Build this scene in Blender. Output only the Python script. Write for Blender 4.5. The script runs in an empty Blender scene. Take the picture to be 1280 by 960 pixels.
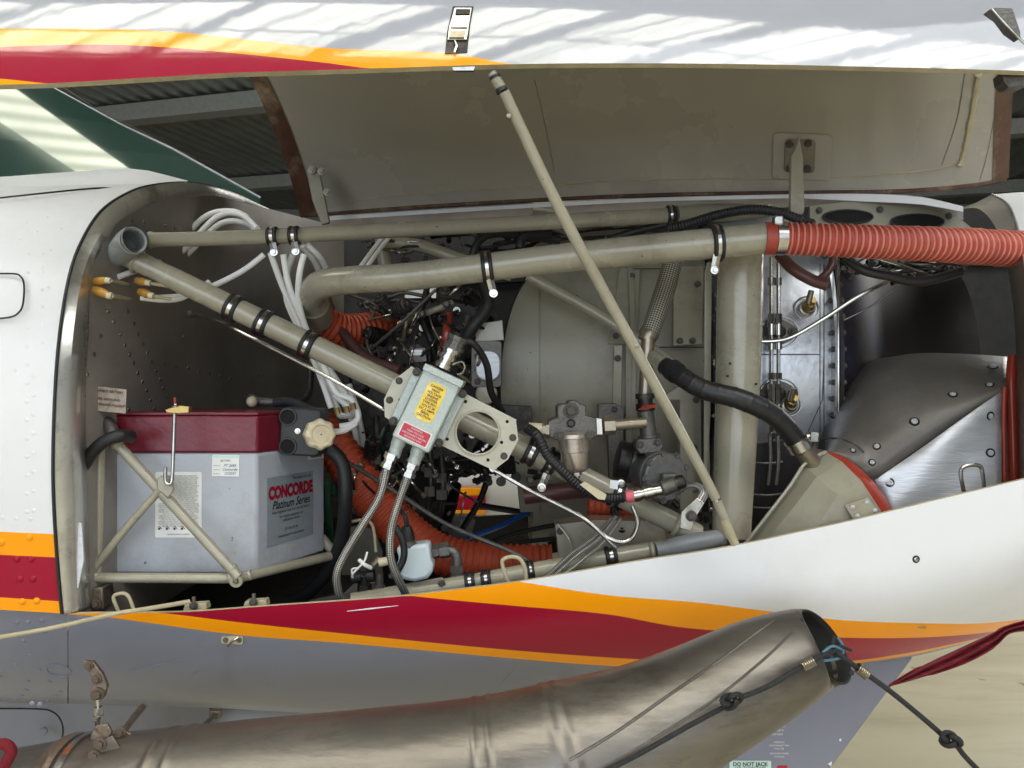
import bpy, bmesh, math, random
from mathutils import Vector, Matrix
random.seed(7)
S = bpy.context.scene
COL = S.collection
K = 1.2/1280.0
CZ = 1.5
def P(x, y, d): return Vector(((x-640)*K*d, d, CZ-(y-480)*K*d))
# ---------------------------------------------------------------- camera, world, light
cd = bpy.data.cameras.new('camera'); cam = bpy.data.objects.new('camera', cd); COL.objects.link(cam)
cam.location = (0, 0, CZ); cam.rotation_euler = (math.pi/2, 0, 0)
cd.sensor_width = 36; cd.lens = 30.0; cd.clip_start = 0.05; cd.clip_end = 400
S.camera = cam
w = bpy.data.worlds.new('World'); S.world = w; w.use_nodes = True
bg = w.node_tree.nodes['Background']; bg.inputs[0].default_value = (0.88, 0.94, 1.0, 1); bg.inputs[1].default_value = 0.40
def area(name, loc, target, sx, sy, power, col=(1, 1, 1)):
    l = bpy.data.lights.new(name, 'AREA'); l.shape = 'RECTANGLE'; l.size = sx; l.size_y = sy; l.energy = power; l.color = col
    o = bpy.data.objects.new(name, l); COL.objects.link(o); o.location = loc
    o.rotation_euler = (Vector(target)-Vector(loc)).to_track_quat('-Z', 'Y').to_euler(); return o
area('hangar_door_daylight', (-1.2, -6.0, 2.5), (0, 1.2, 1.4), 8, 4.2, 290, (0.83, 0.915, 1.0))
area('high_window_daylight', (2.6, -1.8, 4.4), (0.1, 1.2, 1.4), 3.0, 2.0, 50, (0.92, 0.96, 1.0))
area('floor_fill_light', (6.5, 6.5, 3.6), (2.2, 3.8, 0), 4, 3, 260, (1, 0.99, 0.96))  # added off-frame lamp that brightens the floor, no real opening there
S.view_settings.view_transform = 'Standard'; S.view_settings.look = 'None'
S.view_settings.exposure = 0.0; S.view_settings.gamma = 1
# ---------------------------------------------------------------- materials
def lin(c):
    return tuple(((v/255.0)/12.92 if v/255.0 <= .04045 else ((v/255.0+.055)/1.055)**2.4) for v in c)
def mat(name, col, rough=.5, metal=0.0, var=.12, vs=14, bump=.0, bs=150, dirt=None, coat=0.0, stretch=None, rv=.12, spec=.5, emit=0.0, fleck=None):
    m = bpy.data.materials.new(name); m.use_nodes = True; nt = m.node_tree; N = nt.nodes; L = nt.links
    b = N['Principled BSDF']; c = lin(col)
    b.inputs['Metallic'].default_value = metal
    b.inputs['Specular IOR Level'].default_value = spec
    b.inputs['Coat Weight'].default_value = coat; b.inputs['Coat Roughness'].default_value = .06
    tc = N.new('ShaderNodeTexCoord'); vec = tc.outputs['Object']
    if stretch:
        mp = N.new('ShaderNodeMapping'); mp.inputs['Scale'].default_value = stretch; L.new(vec, mp.inputs[0]); vec = mp.outputs[0]
    n = N.new('ShaderNodeTexNoise'); n.inputs['Scale'].default_value = vs; n.inputs['Detail'].default_value = 7; n.inputs['Roughness'].default_value = .62; L.new(vec, n.inputs[0])
    r = N.new('ShaderNodeValToRGB'); r.color_ramp.elements[0].position = .3; r.color_ramp.elements[1].position = .7
    r.color_ramp.elements[0].color = tuple(v*(1-var) for v in c)+(1,); r.color_ramp.elements[1].color = tuple(min(1, v*(1+var)) for v in c)+(1,)
    L.new(n.outputs[0], r.inputs[0]); out = r.outputs[0]
    if dirt:
        dc, am, ds = dirt
        n2 = N.new('ShaderNodeTexNoise'); n2.inputs['Scale'].default_value = ds; n2.inputs['Detail'].default_value = 9; n2.inputs['Roughness'].default_value = .7; L.new(vec, n2.inputs[0])
        r2 = N.new('ShaderNodeValToRGB'); r2.color_ramp.elements[0].position = .50; r2.color_ramp.elements[1].position = .72
        r2.color_ramp.elements[0].color = (0, 0, 0, 1); r2.color_ramp.elements[1].color = (am, am, am, 1); L.new(n2.outputs[0], r2.inputs[0])
        mx = N.new('ShaderNodeMix'); mx.data_type = 'RGBA'; L.new(r2.outputs[0], mx.inputs[0]); L.new(out, mx.inputs[6]); mx.inputs[7].default_value = lin(dc)+(1,); out = mx.outputs[2]
    if fleck:
        fc, fs, th = fleck
        n4 = N.new('ShaderNodeTexNoise'); n4.inputs['Scale'].default_value = fs; n4.inputs['Detail'].default_value = 2; L.new(tc.outputs['Object'], n4.inputs[0])
        r4 = N.new('ShaderNodeValToRGB'); r4.color_ramp.elements[0].position = th; r4.color_ramp.elements[1].position = th+.03
        L.new(n4.outputs[0], r4.inputs[0])
        mx = N.new('ShaderNodeMix'); mx.data_type = 'RGBA'; L.new(r4.outputs[0], mx.inputs[0]); L.new(out, mx.inputs[6]); mx.inputs[7].default_value = lin(fc)+(1,); out = mx.outputs[2]
    L.new(out, b.inputs['Base Color'])
    mr = N.new('ShaderNodeMapRange'); mr.inputs[3].default_value = max(.02, rough-rv); mr.inputs[4].default_value = min(1, rough+rv)
    L.new(n.outputs[0], mr.inputs[0]); L.new(mr.outputs[0], b.inputs['Roughness'])
    if bump:
        n3 = N.new('ShaderNodeTexNoise'); n3.inputs['Scale'].default_value = bs; n3.inputs['Detail'].default_value = 4; L.new(vec, n3.inputs[0])
        bp = N.new('ShaderNodeBump'); bp.inputs['Strength'].default_value = bump; bp.inputs['Distance'].default_value = .002; L.new(n3.outputs[0], bp.inputs['Height']); L.new(bp.outputs[0], b.inputs['Normal'])
    if emit:
        b.inputs['Emission Color'].default_value = c+(1,); b.inputs['Emission Strength'].default_value = emit
    return m
def braidmat(name, col, col2, rough=.35, metal=.8, n=(700, 14)):
    m = mat(name, col, rough, metal); nt = m.node_tree; N = nt.nodes; L = nt.links; b = N['Principled BSDF']
    tc = N.new('ShaderNodeTexCoord'); sep = N.new('ShaderNodeSeparateXYZ'); L.new(tc.outputs['UV'], sep.inputs[0])
    def wv(sg):
        a = N.new('ShaderNodeMath'); a.operation = 'MULTIPLY'; a.inputs[1].default_value = n[0]; L.new(sep.outputs[0], a.inputs[0])
        c = N.new('ShaderNodeMath'); c.operation = 'MULTIPLY'; c.inputs[1].default_value = sg*n[1]*math.pi*2/2; L.new(sep.outputs[1], c.inputs[0])
        s = N.new('ShaderNodeMath'); s.operation = 'ADD'; L.new(a.outputs[0], s.inputs[0]); L.new(c.outputs[0], s.inputs[1])
        t = N.new('ShaderNodeMath'); t.operation = 'SINE'; L.new(s.outputs[0], t.inputs[0]); return t
    p = N.new('ShaderNodeMath'); p.operation = 'MULTIPLY'; L.new(wv(1).outputs[0], p.inputs[0]); L.new(wv(-1).outputs[0], p.inputs[1])
    mr = N.new('ShaderNodeMapRange'); mr.inputs[1].default_value = -.5; mr.inputs[2].default_value = .5; L.new(p.outputs[0], mr.inputs[0])
    mx = N.new('ShaderNodeMix'); mx.data_type = 'RGBA'; L.new(mr.outputs[0], mx.inputs[0]); mx.inputs[6].default_value = lin(col2)+(1,); mx.inputs[7].default_value = lin(col)+(1,)
    L.new(mx.outputs[2], b.inputs['Base Color'])
    bp = N.new('ShaderNodeBump'); bp.inputs['Strength'].default_value = .6; bp.inputs['Distance'].default_value = .001; L.new(mr.outputs[0], bp.inputs['Height']); L.new(bp.outputs[0], b.inputs['Normal'])
    return m
M = {}
PAINT = dict(rough=.34, coat=.05, spec=.22, var=.02, rv=.05, vs=5)
GLINT_QUAD = [(-2.2, 3.9, 5.93), (-1.9, 3.8, 5.93), (-.45, 5.25, 5.93), (-.5, 5.6, 5.93)]  # corners chosen so the windshield mirrors the quad as a bright band
M['white'] = mat('white_paint', (222, 223, 228), dirt=((176, 170, 152), .22, 5), **PAINT)
M['orange'] = mat('orange_paint', (250, 158, 8), **PAINT)
M['red'] = mat('crimson_paint', (156, 14, 46), **PAINT)
M['grey'] = mat('blue_grey_paint', (128, 130, 144), dirt=((110, 108, 112), .4, 6), **PAINT)
M['tan'] = mat('tan_primer_paint', (156, 151, 134), .26, 0, .06, 10, bump=.12, bs=60, dirt=((92, 82, 66), .5, 9), coat=.4, fleck=((84, 74, 60), 160, .735))
M['tan2'] = mat('tan_panel_paint', (142, 138, 122), .36, 0, .08, 6, bump=.2, bs=25, dirt=((88, 80, 64), .6, 7), fleck=((90, 80, 64), 130, .735))
M['door_in'] = mat('door_lining_paint', (166, 162, 152), .27, 0, .05, 3, bump=.15, bs=14, dirt=((150, 144, 132), .35, 3), coat=.35)
M['sealant'] = mat('cream_sealant', (176, 166, 138), .5, 0, .15, 40, bump=.8, bs=120)
M['edge'] = mat('resin_brown_edge', (88, 62, 50), .35, 0, .4, 30, dirt=((180, 160, 130), .7, 18), stretch=(1, 1, .4))
M['rim'] = mat('bare_aluminium', (222, 221, 216), .30, .8, .15, 9, bump=.25, bs=40, dirt=((92, 84, 70), .8, 10))
M['alu'] = mat('brushed_aluminium', (210, 213, 220), .46, .5, .08, 14, bump=.5, bs=140, stretch=(.25, 1, 3), dirt=((150, 148, 150), .5, 9))
M['firewall'] = mat('soot_grey_steel', (138, 132, 126), .42, .1, .2, 8, bump=.15, bs=30, dirt=((112, 104, 96), .5, 7))
M['dark'] = mat('dark_metal', (50, 48, 47), .42, .6, .3, 40, bump=.4, bs=150, dirt=((96, 90, 80), .6, 40))
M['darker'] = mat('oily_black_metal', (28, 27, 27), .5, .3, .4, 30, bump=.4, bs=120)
M['mid'] = mat('cast_grey_metal', (104, 101, 98), .45, .6, .2, 60, bump=.5, bs=300, dirt=((56, 50, 44), .7, 30))
M['steel'] = mat('polished_steel', (190, 188, 184), .22, 1, .15, 60, dirt=((90, 84, 76), .5, 50))
M['case'] = mat('heat_stained_case_steel', (196, 199, 205), .33, .7, .16, 12, bump=.3, bs=50, dirt=((84, 76, 76), .9, 12))
M['blued'] = mat('heat_blued_steel', (46, 40, 41), .55, .5, .35, 5, bump=.2, bs=25, dirt=((58, 62, 86), .8, 6))
M['bronze'] = mat('bronze_metal', (150, 140, 124), .32, .75, .12, 30, dirt=((92, 78, 60), .6, 22))
M['champ'] = mat('anodised_bowl', (178, 168, 158), .3, .75, .08, 30, dirt=((120, 104, 92), .5, 22))
M['gold'] = mat('gold_plate', (176, 152, 96), .35, .9, .15, 60)
M['rubber'] = mat('black_rubber', (30, 30, 32), .5, 0, .2, 40, bump=.3, bs=200)
M['hoseblk'] = mat('black_wrapped_hose', (26, 27, 31), .42, 0, .25, 20, bump=.3, bs=90)
M['plastic'] = mat('charcoal_plastic', (44, 45, 50), .5, 0, .1, 30, bump=.3, bs=300)
M['scat'] = mat('red_silicone_hose', (184, 76, 46), .5, 0, .18, 24, bump=.4, bs=200, dirt=((110, 52, 40), .6, 14))
M['scat_l'] = mat('red_hose_wire_ridge', (198, 124, 108), .5, 0, .2, 40, dirt=((150, 70, 54), .7, 20))
M['scat2'] = mat('crimson_silicone_hose', (160, 62, 50), .5, 0, .15, 24, bump=.4, bs=200)
M['maroonhose'] = mat('maroon_rubber_hose', (84, 52, 48), .4, 0, .12, 20)
M['seal'] = mat('red_rubber_seal', (158, 54, 38), .32, 0, .15, 14, dirt=((120, 42, 30), .6, 9), coat=.2)
M['wire'] = mat('white_wire', (238, 238, 236), .4, 0, .04, 30)
M['green'] = mat('green_hose', (34, 78, 58), .4)
M['blue'] = mat('blue_tube', (28, 84, 168), .35)
M['ylw'] = mat('amber_terminal_boot', (186, 138, 60), .4, 0, .12, 40)
M['bat'] = mat('battery_case_plastic', (172, 177, 188), .38, 0, .04, 8, bump=.15, bs=200, dirt=((146, 144, 144), .8, 9), fleck=((110, 108, 104), 90, .76))
M['lid'] = mat('maroon_battery_lid', (108, 24, 42), .32, 0, .05, 10, bump=.2, bs=120, dirt=((124, 62, 66), .4, 12))
M['cream'] = mat('cream_plastic', (206, 194, 166), .45, 0, .08, 30, dirt=((150, 132, 100), .6, 22))
M['tank'] = mat('pale_plastic', (196, 208, 216), .35, 0, .03, 20)
M['mint'] = mat('hammered_mint_paint', (180, 189, 186), .35, .2, .1, 260, bump=.5, bs=420)
M['lab_y'] = mat('yellow_label', (236, 202, 20), .3, 0, .04, 60, dirt=((250, 246, 220), .6, 80))
M['lab_r'] = mat('red_label', (186, 18, 44), .3)
M['lab_w'] = mat('white_label', (226, 227, 226), .4, 0, .03, 50)
M['lab_g'] = mat('grey_green_label', (134, 144, 150), .35, 0, .03, 50)
M['lab_old'] = mat('aged_paper_label', (170, 160, 148), .6, 0, .2, 90, dirt=((110, 92, 80), .8, 110))
M['lab_m'] = mat('pale_mint_label', (196, 222, 214), .4)
M['ink'] = mat('black_ink', (22, 22, 24), .5)
M['inkr'] = mat('crimson_ink', (146, 12, 44), .4)
M['inkw'] = mat('white_ink', (222, 222, 228), .5)
M['inkd'] = mat('maroon_ink', (96, 40, 40), .5)
M['inkb'] = mat('blue_pen_ink', (40, 44, 110), .5)
M['exh'] = mat('exhaust_pipe_steel', (124, 119, 113), .42, .8, .34, 7, bump=.35, bs=60, dirt=((58, 47, 38), .95, 6), stretch=(.45, 1, 1.9), rv=.16)
M['soot'] = mat('soot', (14, 13, 12), .9)
M['rust'] = mat('rusty_steel', (128, 116, 104), .4, .7, .3, 50, bump=.5, bs=200, dirt=((92, 58, 42), .8, 60))
M['cord'] = mat('black_bungee_cord', (36, 36, 38), .75, 0, .4, 200, bump=.8, bs=500)
M['teal'] = mat('teal_tape', (70, 110, 130), .5)
M['flag'] = mat('crimson_fabric', (112, 10, 30), .85, 0, .15, 60, bump=.6, bs=500)
M['glass'] = mat('green_tinted_windshield', (26, 58, 53), .02, 0, .1, 3, coat=0, rv=.005)
M['floor'] = mat('hangar_floor_paint', (206, 198, 172), .35, 0, .05, 1.2, bump=.3, bs=9, dirt=((180, 170, 146), .7, 2.2), stretch=(.5, 2.4, 1), fleck=((142, 132, 108), 5, .69))
M['roof'] = mat('dark_roof_sheet', (168, 172, 172), .5, .4, .15, 2)
M['beam'] = mat('steel_beam_paint', (190, 192, 190), .5)
M['wall'] = mat('pale_hangar_wall', (200, 200, 196), .8)
M['green_cloth'] = M['green']
M['braid'] = braidmat('steel_braid', (196, 194, 190), (84, 80, 76), n=(1500, 10))
M['braid2'] = braidmat('silver_braid', (190, 184, 170), (78, 72, 62), n=(900, 24), metal=.6)
M['skylight'] = mat('translucent_skylight', (255, 251, 238), .6, emit=5.0)
M['shroudm'] = mat('scuffed_dark_grey_shroud', (98, 94, 90), .40, .1, .22, 12, bump=.4, bs=90, dirt=((104, 84, 76), .45, 7))
M['tan_l'] = mat('light_tan_paint', (186, 182, 166), .32, 0, .05, 12, bump=.1, bs=60, dirt=((140, 130, 110), .5, 12))
M['inkw2'] = mat('pale_edge_paint', (205, 203, 192), .4)
M['castd'] = mat('grey_cast_cover', (112, 112, 114), .4, .5, .1, 60, bump=.3, bs=300, dirt=((70, 66, 62), .6, 26))
M['pink'] = mat('pink_tape', (200, 96, 110), .5)
M['exh_dark'] = mat('scorched_steel', (48, 42, 38), .5, .7)

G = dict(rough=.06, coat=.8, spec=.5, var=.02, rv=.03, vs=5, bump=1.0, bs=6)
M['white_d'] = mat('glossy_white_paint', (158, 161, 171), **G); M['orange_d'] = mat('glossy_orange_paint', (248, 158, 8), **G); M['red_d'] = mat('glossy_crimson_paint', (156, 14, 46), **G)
M['grey_node'] = mat('blue_grey_primer', (134, 138, 142), .4, 0, .08, 20, bump=.2, bs=60, dirt=((110, 104, 90), .6, 14))
M['exh_mid'] = mat('heat_darkened_steel', (84, 74, 64), .45, .8, .3, 12)

def ribbed(m, scale, lo, strength):
    nt = m.node_tree; N = nt.nodes; L = nt.links; b = N['Principled BSDF']
    tc = N.new('ShaderNodeTexCoord'); mp = N.new('ShaderNodeMapping'); mp.inputs['Rotation'].default_value = (0, 0, math.radians(15.9)); L.new(tc.outputs['Object'], mp.inputs[0])
    wv = N.new('ShaderNodeTexWave'); wv.inputs['Scale'].default_value = scale; wv.inputs['Distortion'].default_value = .3; L.new(mp.outputs[0], wv.inputs[0])
    ns = N.new('ShaderNodeTexNoise'); ns.inputs['Scale'].default_value = 1.3; ns.inputs['Detail'].default_value = 6; L.new(tc.outputs['Object'], ns.inputs[0])
    mu = N.new('ShaderNodeMath'); mu.operation = 'MULTIPLY'; L.new(wv.outputs['Fac'], mu.inputs[0]); L.new(ns.outputs[0], mu.inputs[1])
    mr = N.new('ShaderNodeMapRange'); mr.inputs[2].default_value = .6; mr.inputs[3].default_value = strength*lo; mr.inputs[4].default_value = strength; L.new(mu.outputs[0], mr.inputs[0]); L.new(mr.outputs[0], b.inputs['Emission Strength'])
ribbed(M['skylight'], 1.1, .62, 6.5)
M['glint_glow'] = mat('glint_panel_glow', (246, 250, 226), .6, emit=1.8); ribbed(M['glint_glow'], 3.0, .5, 8.0)  # glow of the quad added for the windshield reflection
# ---------------------------------------------------------------- mesh builder
WL = {}
class MB:
    def __init__(s): s.v = []; s.f = []; s.m = []; s.uv = []
    def add(s, vs, fs, mi=0, uvs=None):
        o = len(s.v); s.v += [Vector(v) for v in vs]
        for i, f in enumerate(fs):
            s.f.append([o+j for j in f]); s.m.append(mi if isinstance(mi, int) else mi[i]); s.uv.append(uvs[i] if uvs else None)
        return s
    def prism(s, poly, d, t, mi=0, dd=None):
        n = len(poly); fr = [P(x, y, (dd(x, y) if dd else d)) for x, y in poly]; bk = [v+Vector((0, t, 0)) for v in fr]
        return s.add(fr+bk, [list(range(n)), list(range(2*n-1, n-1, -1))]+[[i, i+n, (i+1) % n+n, (i+1) % n] for i in range(n)], mi)
    def extr(s, pts, vec, mi=0):
        n = len(pts); vec = Vector(vec)
        return s.add(list(pts)+[p+vec for p in pts], [list(range(n)), list(range(2*n-1, n-1, -1))]+[[i, i+n, (i+1) % n+n, (i+1) % n] for i in range(n)], mi)
    def box(s, c, sz, ax=None, mi=0):
        ax = ax or (Vector((1, 0, 0)), Vector((0, 1, 0)), Vector((0, 0, 1))); c = Vector(c)
        vs = [c+ax[0]*(sz[0]/2*a)+ax[1]*(sz[1]/2*b)+ax[2]*(sz[2]/2*e) for a in (-1, 1) for b in (-1, 1) for e in (-1, 1)]
        return s.add(vs, [[0, 1, 3, 2], [4, 6, 7, 5], [0, 4, 5, 1], [2, 3, 7, 6], [0, 2, 6, 4], [1, 5, 7, 3]], mi)
    def tube(s, pts, rs, seg=14, caps=True, mi=0, ridge=None, flat=1.0, ridge_mi=None):
        n = len(pts); 
        if not isinstance(rs, (list, tuple)): rs = [rs]*n
        T = []
        for i in range(n):
            t = pts[min(i+1, n-1)]-pts[max(i-1, 0)]; T.append(t.normalized() if t.length > 1e-9 else Vector((1, 0, 0)))
        u = T[0].cross(Vector((0, 1, 0))); 
        if u.length < .1: u = T[0].cross(Vector((0, 0, 1)))
        u.normalize(); L = 0; vs = []; Ls = []
        for i in range(n):
            if i: L += (pts[i]-pts[i-1]).length
            u = (u-T[i]*u.dot(T[i])).normalized(); v = T[i].cross(u)
            for j in range(seg):
                a = 2*math.pi*j/seg; vs.append(pts[i]+(u*math.cos(a)+v*math.sin(a)*flat)*rs[i])
            Ls.append(L)
        fs = []; uv = []; ms = []
        for i in range(n-1):
            for j in range(seg):
                k = (j+1) % seg
                fs.append([i*seg+j, i*seg+k, (i+1)*seg+k, (i+1)*seg+j]); uv.append([(Ls[i], j/seg), (Ls[i], (j+1)/seg), (Ls[i+1], (j+1)/seg), (Ls[i+1], j/seg)])
                ms.append(ridge_mi if (ridge_mi is not None and (rs[i]+rs[i+1])/2 > ridge) else mi)
        if caps:
            fs.append(list(range(seg))[::-1]); uv.append(None); ms.append(mi); fs.append([(n-1)*seg+j for j in range(seg)]); uv.append(None); ms.append(mi)
        return s.add(vs, fs, ms, uv)
    def lathe(s, o, ax, prof, seg=32, mi=0, a0=0, a1=2*math.pi, up=(0, 0, 1)):
        ax = Vector(ax).normalized(); u = Vector(up); u = (u-ax*u.dot(ax))
        if u.length < .01: u = Vector((0, 1, 0)); u = u-ax*u.dot(ax)
        u.normalize(); v = ax.cross(u); vs = []; full = abs(a1-a0-2*math.pi) < 1e-6; ns = seg if full else seg+1
        for t, r in prof:
            for j in range(ns):
                a = a0+(a1-a0)*j/seg; vs.append(Vector(o)+ax*t+(u*math.cos(a)+v*math.sin(a))*r)
        fs = []
        for i in range(len(prof)-1):
            for j in range(seg):
                k = (j+1) % ns
                fs.append([i*ns+j, i*ns+k, (i+1)*ns+k, (i+1)*ns+j])
        return s.add(vs, fs, mi)
    def grid(s, rows, mi=None, close=False):
        nc = len(rows[0]); vs = [p for r in rows for p in r]; fs = []; ms = []
        for i in range(len(rows)-1):
            for j in range(nc-1):
                q = [i*nc+j, i*nc+j+1, (i+1)*nc+j+1, (i+1)*nc+j]
                a = (vs[q[0]]-vs[q[3]]).length+(vs[q[1]]-vs[q[2]]).length
                if a < 1e-4: continue
                fs.append(q); ms.append(mi[i] if mi else 0)
        return s.add(vs, fs, ms)
    def ball(s, c, r, mi=0, sx=1, sy=1, sz=1, n=10):
        prof = [(-r*math.cos(math.pi*i/n), max(1e-5, r*math.sin(math.pi*i/n))) for i in range(n+1)]
        o = len(s.v); s.lathe(c, (0, 0, 1), prof, 14, mi)
        for i in range(o, len(s.v)):
            d = s.v[i]-Vector(c); s.v[i] = Vector(c)+Vector((d.x*sx, d.y*sy, d.z*sz))
        return s
    def mesh(s, name, mats, org, smooth=True, ang=35, recalc=False):
        me = bpy.data.meshes.new(name); me.from_pydata([tuple(v-org) for v in s.v], [], s.f)
        for m in (mats if isinstance(mats, (list, tuple)) else [mats]): me.materials.append(M[m])
        for i, p in enumerate(me.polygons): p.material_index = s.m[i]
        if any(s.uv):
            ul = me.uv_layers.new(name='UVMap')
            for i, p in enumerate(me.polygons):
                if s.uv[i]:
                    for q, li in enumerate(p.loop_indices): ul.data[li].uv = s.uv[i][q]
        me.validate(); me.update()
        if recalc:
            bm = bmesh.new(); bm.from_mesh(me); bmesh.ops.recalc_face_normals(bm, faces=bm.faces); bm.to_mesh(me); bm.free()
        if smooth:
            me.shade_smooth(); me.set_sharp_from_angle(angle=math.radians(ang))
        return me
    def build(s, name, mats, parent=None, smooth=True, ang=35, bevel=0, solid=0, off=-1, recalc=True, label=None, cat=None, group=None, kind=None):
        if parent is not None: org = WL[parent.name]
        else:
            xs = [v.x for v in s.v]; ys = [v.y for v in s.v]; zs = [v.z for v in s.v]
            org = Vector(((min(xs)+max(xs))/2, (min(ys)+max(ys))/2, min(zs)))
        me = s.mesh(name, mats, org, smooth, ang, recalc)
        o = bpy.data.objects.new(name, me); COL.objects.link(o)
        if parent is not None: o.parent = parent
        else: o.location = org
        WL[o.name] = org
        if solid:
            md = o.modifiers.new('thickness', 'SOLIDIFY'); md.thickness = solid; md.offset = off
        if bevel:
            md = o.modifiers.new('bevel', 'BEVEL'); md.width = bevel; md.segments = 2; md.limit_method = 'ANGLE'; md.angle_limit = math.radians(40)
        tag(o, label, cat, group, kind)
        return o
def tag(o, label=None, cat=None, group=None, kind=None):
    if label: o['label'] = label
    if cat: o['category'] = cat
    if group: o['group'] = group
    if kind: o['kind'] = kind
    return o
def thing(name, loc, label, cat, group=None):
    o = bpy.data.objects.new(name, None); COL.objects.link(o); o.location = loc; o.empty_display_size = .05
    WL[o.name] = Vector(loc); return tag(o, label, cat, group)
def smooth(pts, n=8):
    """Catmull-Rom through (x,y,d,r) tuples in photo units"""
    out = []
    for i in range(len(pts)-1):
        p0 = pts[max(i-1, 0)]; p1 = pts[i]; p2 = pts[i+1]; p3 = pts[min(i+2, len(pts)-1)]
        for j in range(n):
            t = j/n; out.append(tuple(.5*((2*b)+(-a+c)*t+(2*a-5*b+4*c-e)*t*t+(-a+3*b-3*c+e)*t**3) for a, b, c, e in zip(p0, p1, p2, p3)))
    out.append(tuple(pts[-1])); return out
def pipe(mb, pts, r=None, n=8, seg=14, caps=True, mi=0, **kw):
    q = [tuple(p)+(r,) if len(p) == 3 else tuple(p) for p in pts]
    if len(q) > 2: q = smooth(q, n)
    return mb.tube([P(a[0], a[1], a[2]) for a in q], [a[3]*K*a[2] for a in q], seg, caps, mi, **kw)
def hose(mb, pts, pitch, amp=.07, seg=24):
    """corrugated hose, rings of pitch px"""
    q = smooth([tuple(p) for p in pts], 60); L = [0]
    for a, b in zip(q, q[1:]): L.append(L[-1]+math.hypot(a[0]-b[0], a[1]-b[1], (a[2]-b[2])*600))
    n = int(L[-1]/pitch*6); out = []; j = 0
    for i in range(n+1):
        s = L[-1]*i/n
        while j < len(L)-2 and L[j+1] < s: j += 1
        t = (s-L[j])/max(1e-6, L[j+1]-L[j]); a = tuple(x+(y-x)*t for x, y in zip(q[j], q[j+1])); out.append(a)
    pts3 = [P(a[0], a[1], a[2]) for a in out]; base = [a[3]*K*a[2] for a in out]
    jit = [random.uniform(.6, 1.25) for _ in range(n//6+3)]
    rs = [b*(1+amp*jit[i//6]*math.cos(i*2*math.pi/6)) for i, b in enumerate(base)]
    o = len(mb.f); mb.tube(pts3, rs, seg, True)
    k = o
    for i in range(len(pts3)-1):
        ph = i % 6
        for s_ in range(seg):
            mb.m[k] = 1 if ph in (0, 5) else 0; k += 1
    return mb
# shared small pieces
def unit(name, fn, mats, ang=35):
    mb = MB(); fn(mb); return mb.mesh(name, mats, Vector((0, 0, 0)), True, ang, True)
def f_rivet(mb): mb.lathe((0, 0, 0), (0, 0, 1), [(-.3, 1), (.05, 1), (.28, .8), (.42, .45), (.46, .001)], 10)
def f_bolt(mb):
    mb.lathe((0, 0, 0), (0, 0, 1), [(-.2, 1.35), (.18, 1.35), (.2, 1.25), (.2, .6)], 14)
    mb.lathe((0, 0, .19), (0, 0, 1), [(0, .9), (.55, .9), (.68, .8), (.68, .001)], 6)
def f_screw(mb):
    mb.lathe((0, 0, 0), (0, 0, 1), [(-.2, 1.42), (.12, 1.42), (.16, 1.3), (.05, 1.0), (.05, .9)], 18, 1)
    mb.lathe((0, 0, .1), (0, 0, 1), [(0, .9), (.3, .85), (.42, .6), (.42, .3), (.2, .28), (.2, .001)], 14)
U = {}
for mn in ('alu', 'dark', 'white', 'red', 'orange', 'grey', 'firewall', 'steel', 'tan', 'mid', 'rust'):
    U['rivet', mn] = unit('rivet', f_rivet, mn); U['bolt', mn] = unit('bolt', f_bolt, mn, 30); U['screw', mn] = unit('screw', f_screw, [mn, 'darker'])
def stud(kind, mn, parent, pos, nrm=(0, -1, 0), r=.004):
    o = bpy.data.objects.new(kind, U[kind, mn]); COL.objects.link(o); o.parent = parent
    q = Vector(nrm).to_track_quat('Z', 'Y'); o.location = Vector(pos)-WL[parent.name]
    o.rotation_euler = (q @ Vector((0, 0, 1)).to_track_quat('Z', 'Y')).to_euler(); o.scale = (r, r, r); WL[o.name] = Vector(pos); return o
def text(parent, s, pos, ux, uy, size, m, bold=0, name='lettering', shear=0, align='CENTER', sx=1.0):
    c = bpy.data.curves.new('t', 'FONT'); c.body = s; c.size = size; c.align_x = align; c.align_y = 'CENTER'; c.offset = bold; c.shear = shear; c.space_line = .85; c.resolution_u = 3
    t = bpy.data.objects.new('t', c); COL.objects.link(t)
    dg = bpy.context.evaluated_depsgraph_get(); me = bpy.data.meshes.new_from_object(t.evaluated_get(dg)); bpy.data.objects.remove(t); bpy.data.curves.remove(c)
    me.name = name; ux = Vector(ux).normalized(); uy = Vector(uy).normalized(); uz = ux.cross(uy); org = WL[parent.name]
    for v in me.vertices: v.co = Vector(pos)+ux*(v.co.x*sx)+uy*v.co.y-org
    me.materials.clear(); me.materials.append(M[m]); o = bpy.data.objects.new(name, me); COL.objects.link(o); o.parent = parent; WL[o.name] = org; return o
def rot2(x, y, a): 
    c, s = math.cos(a), math.sin(a); return (x*c-y*s, x*s+y*c)
def rpoly(cx, cy, pts, deg):
    a = math.radians(deg); return [(cx+rot2(x, y, a)[0], cy+rot2(x, y, a)[1]) for x, y in pts]
def rrect(w, h, r, n=4):
    out = []
    for cx, cy, a0 in ((w/2-r, -h/2+r, -90), (w/2-r, h/2-r, 0), (-w/2+r, h/2-r, 90), (-w/2+r, -h/2+r, 180)):
        for i in range(n+1):
            a = math.radians(a0+90*i/n); out.append((cx+r*math.cos(a), cy+r*math.sin(a)))
    return out
def lerp(tab, x):
    if x <= tab[0][0]: return tab[0][1]
    for a, b in zip(tab, tab[1:]):
        if x <= b[0]: return a[1]+(b[1]-a[1])*(x-a[0])/(b[0]-a[0])
    return tab[-1][1]
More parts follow.
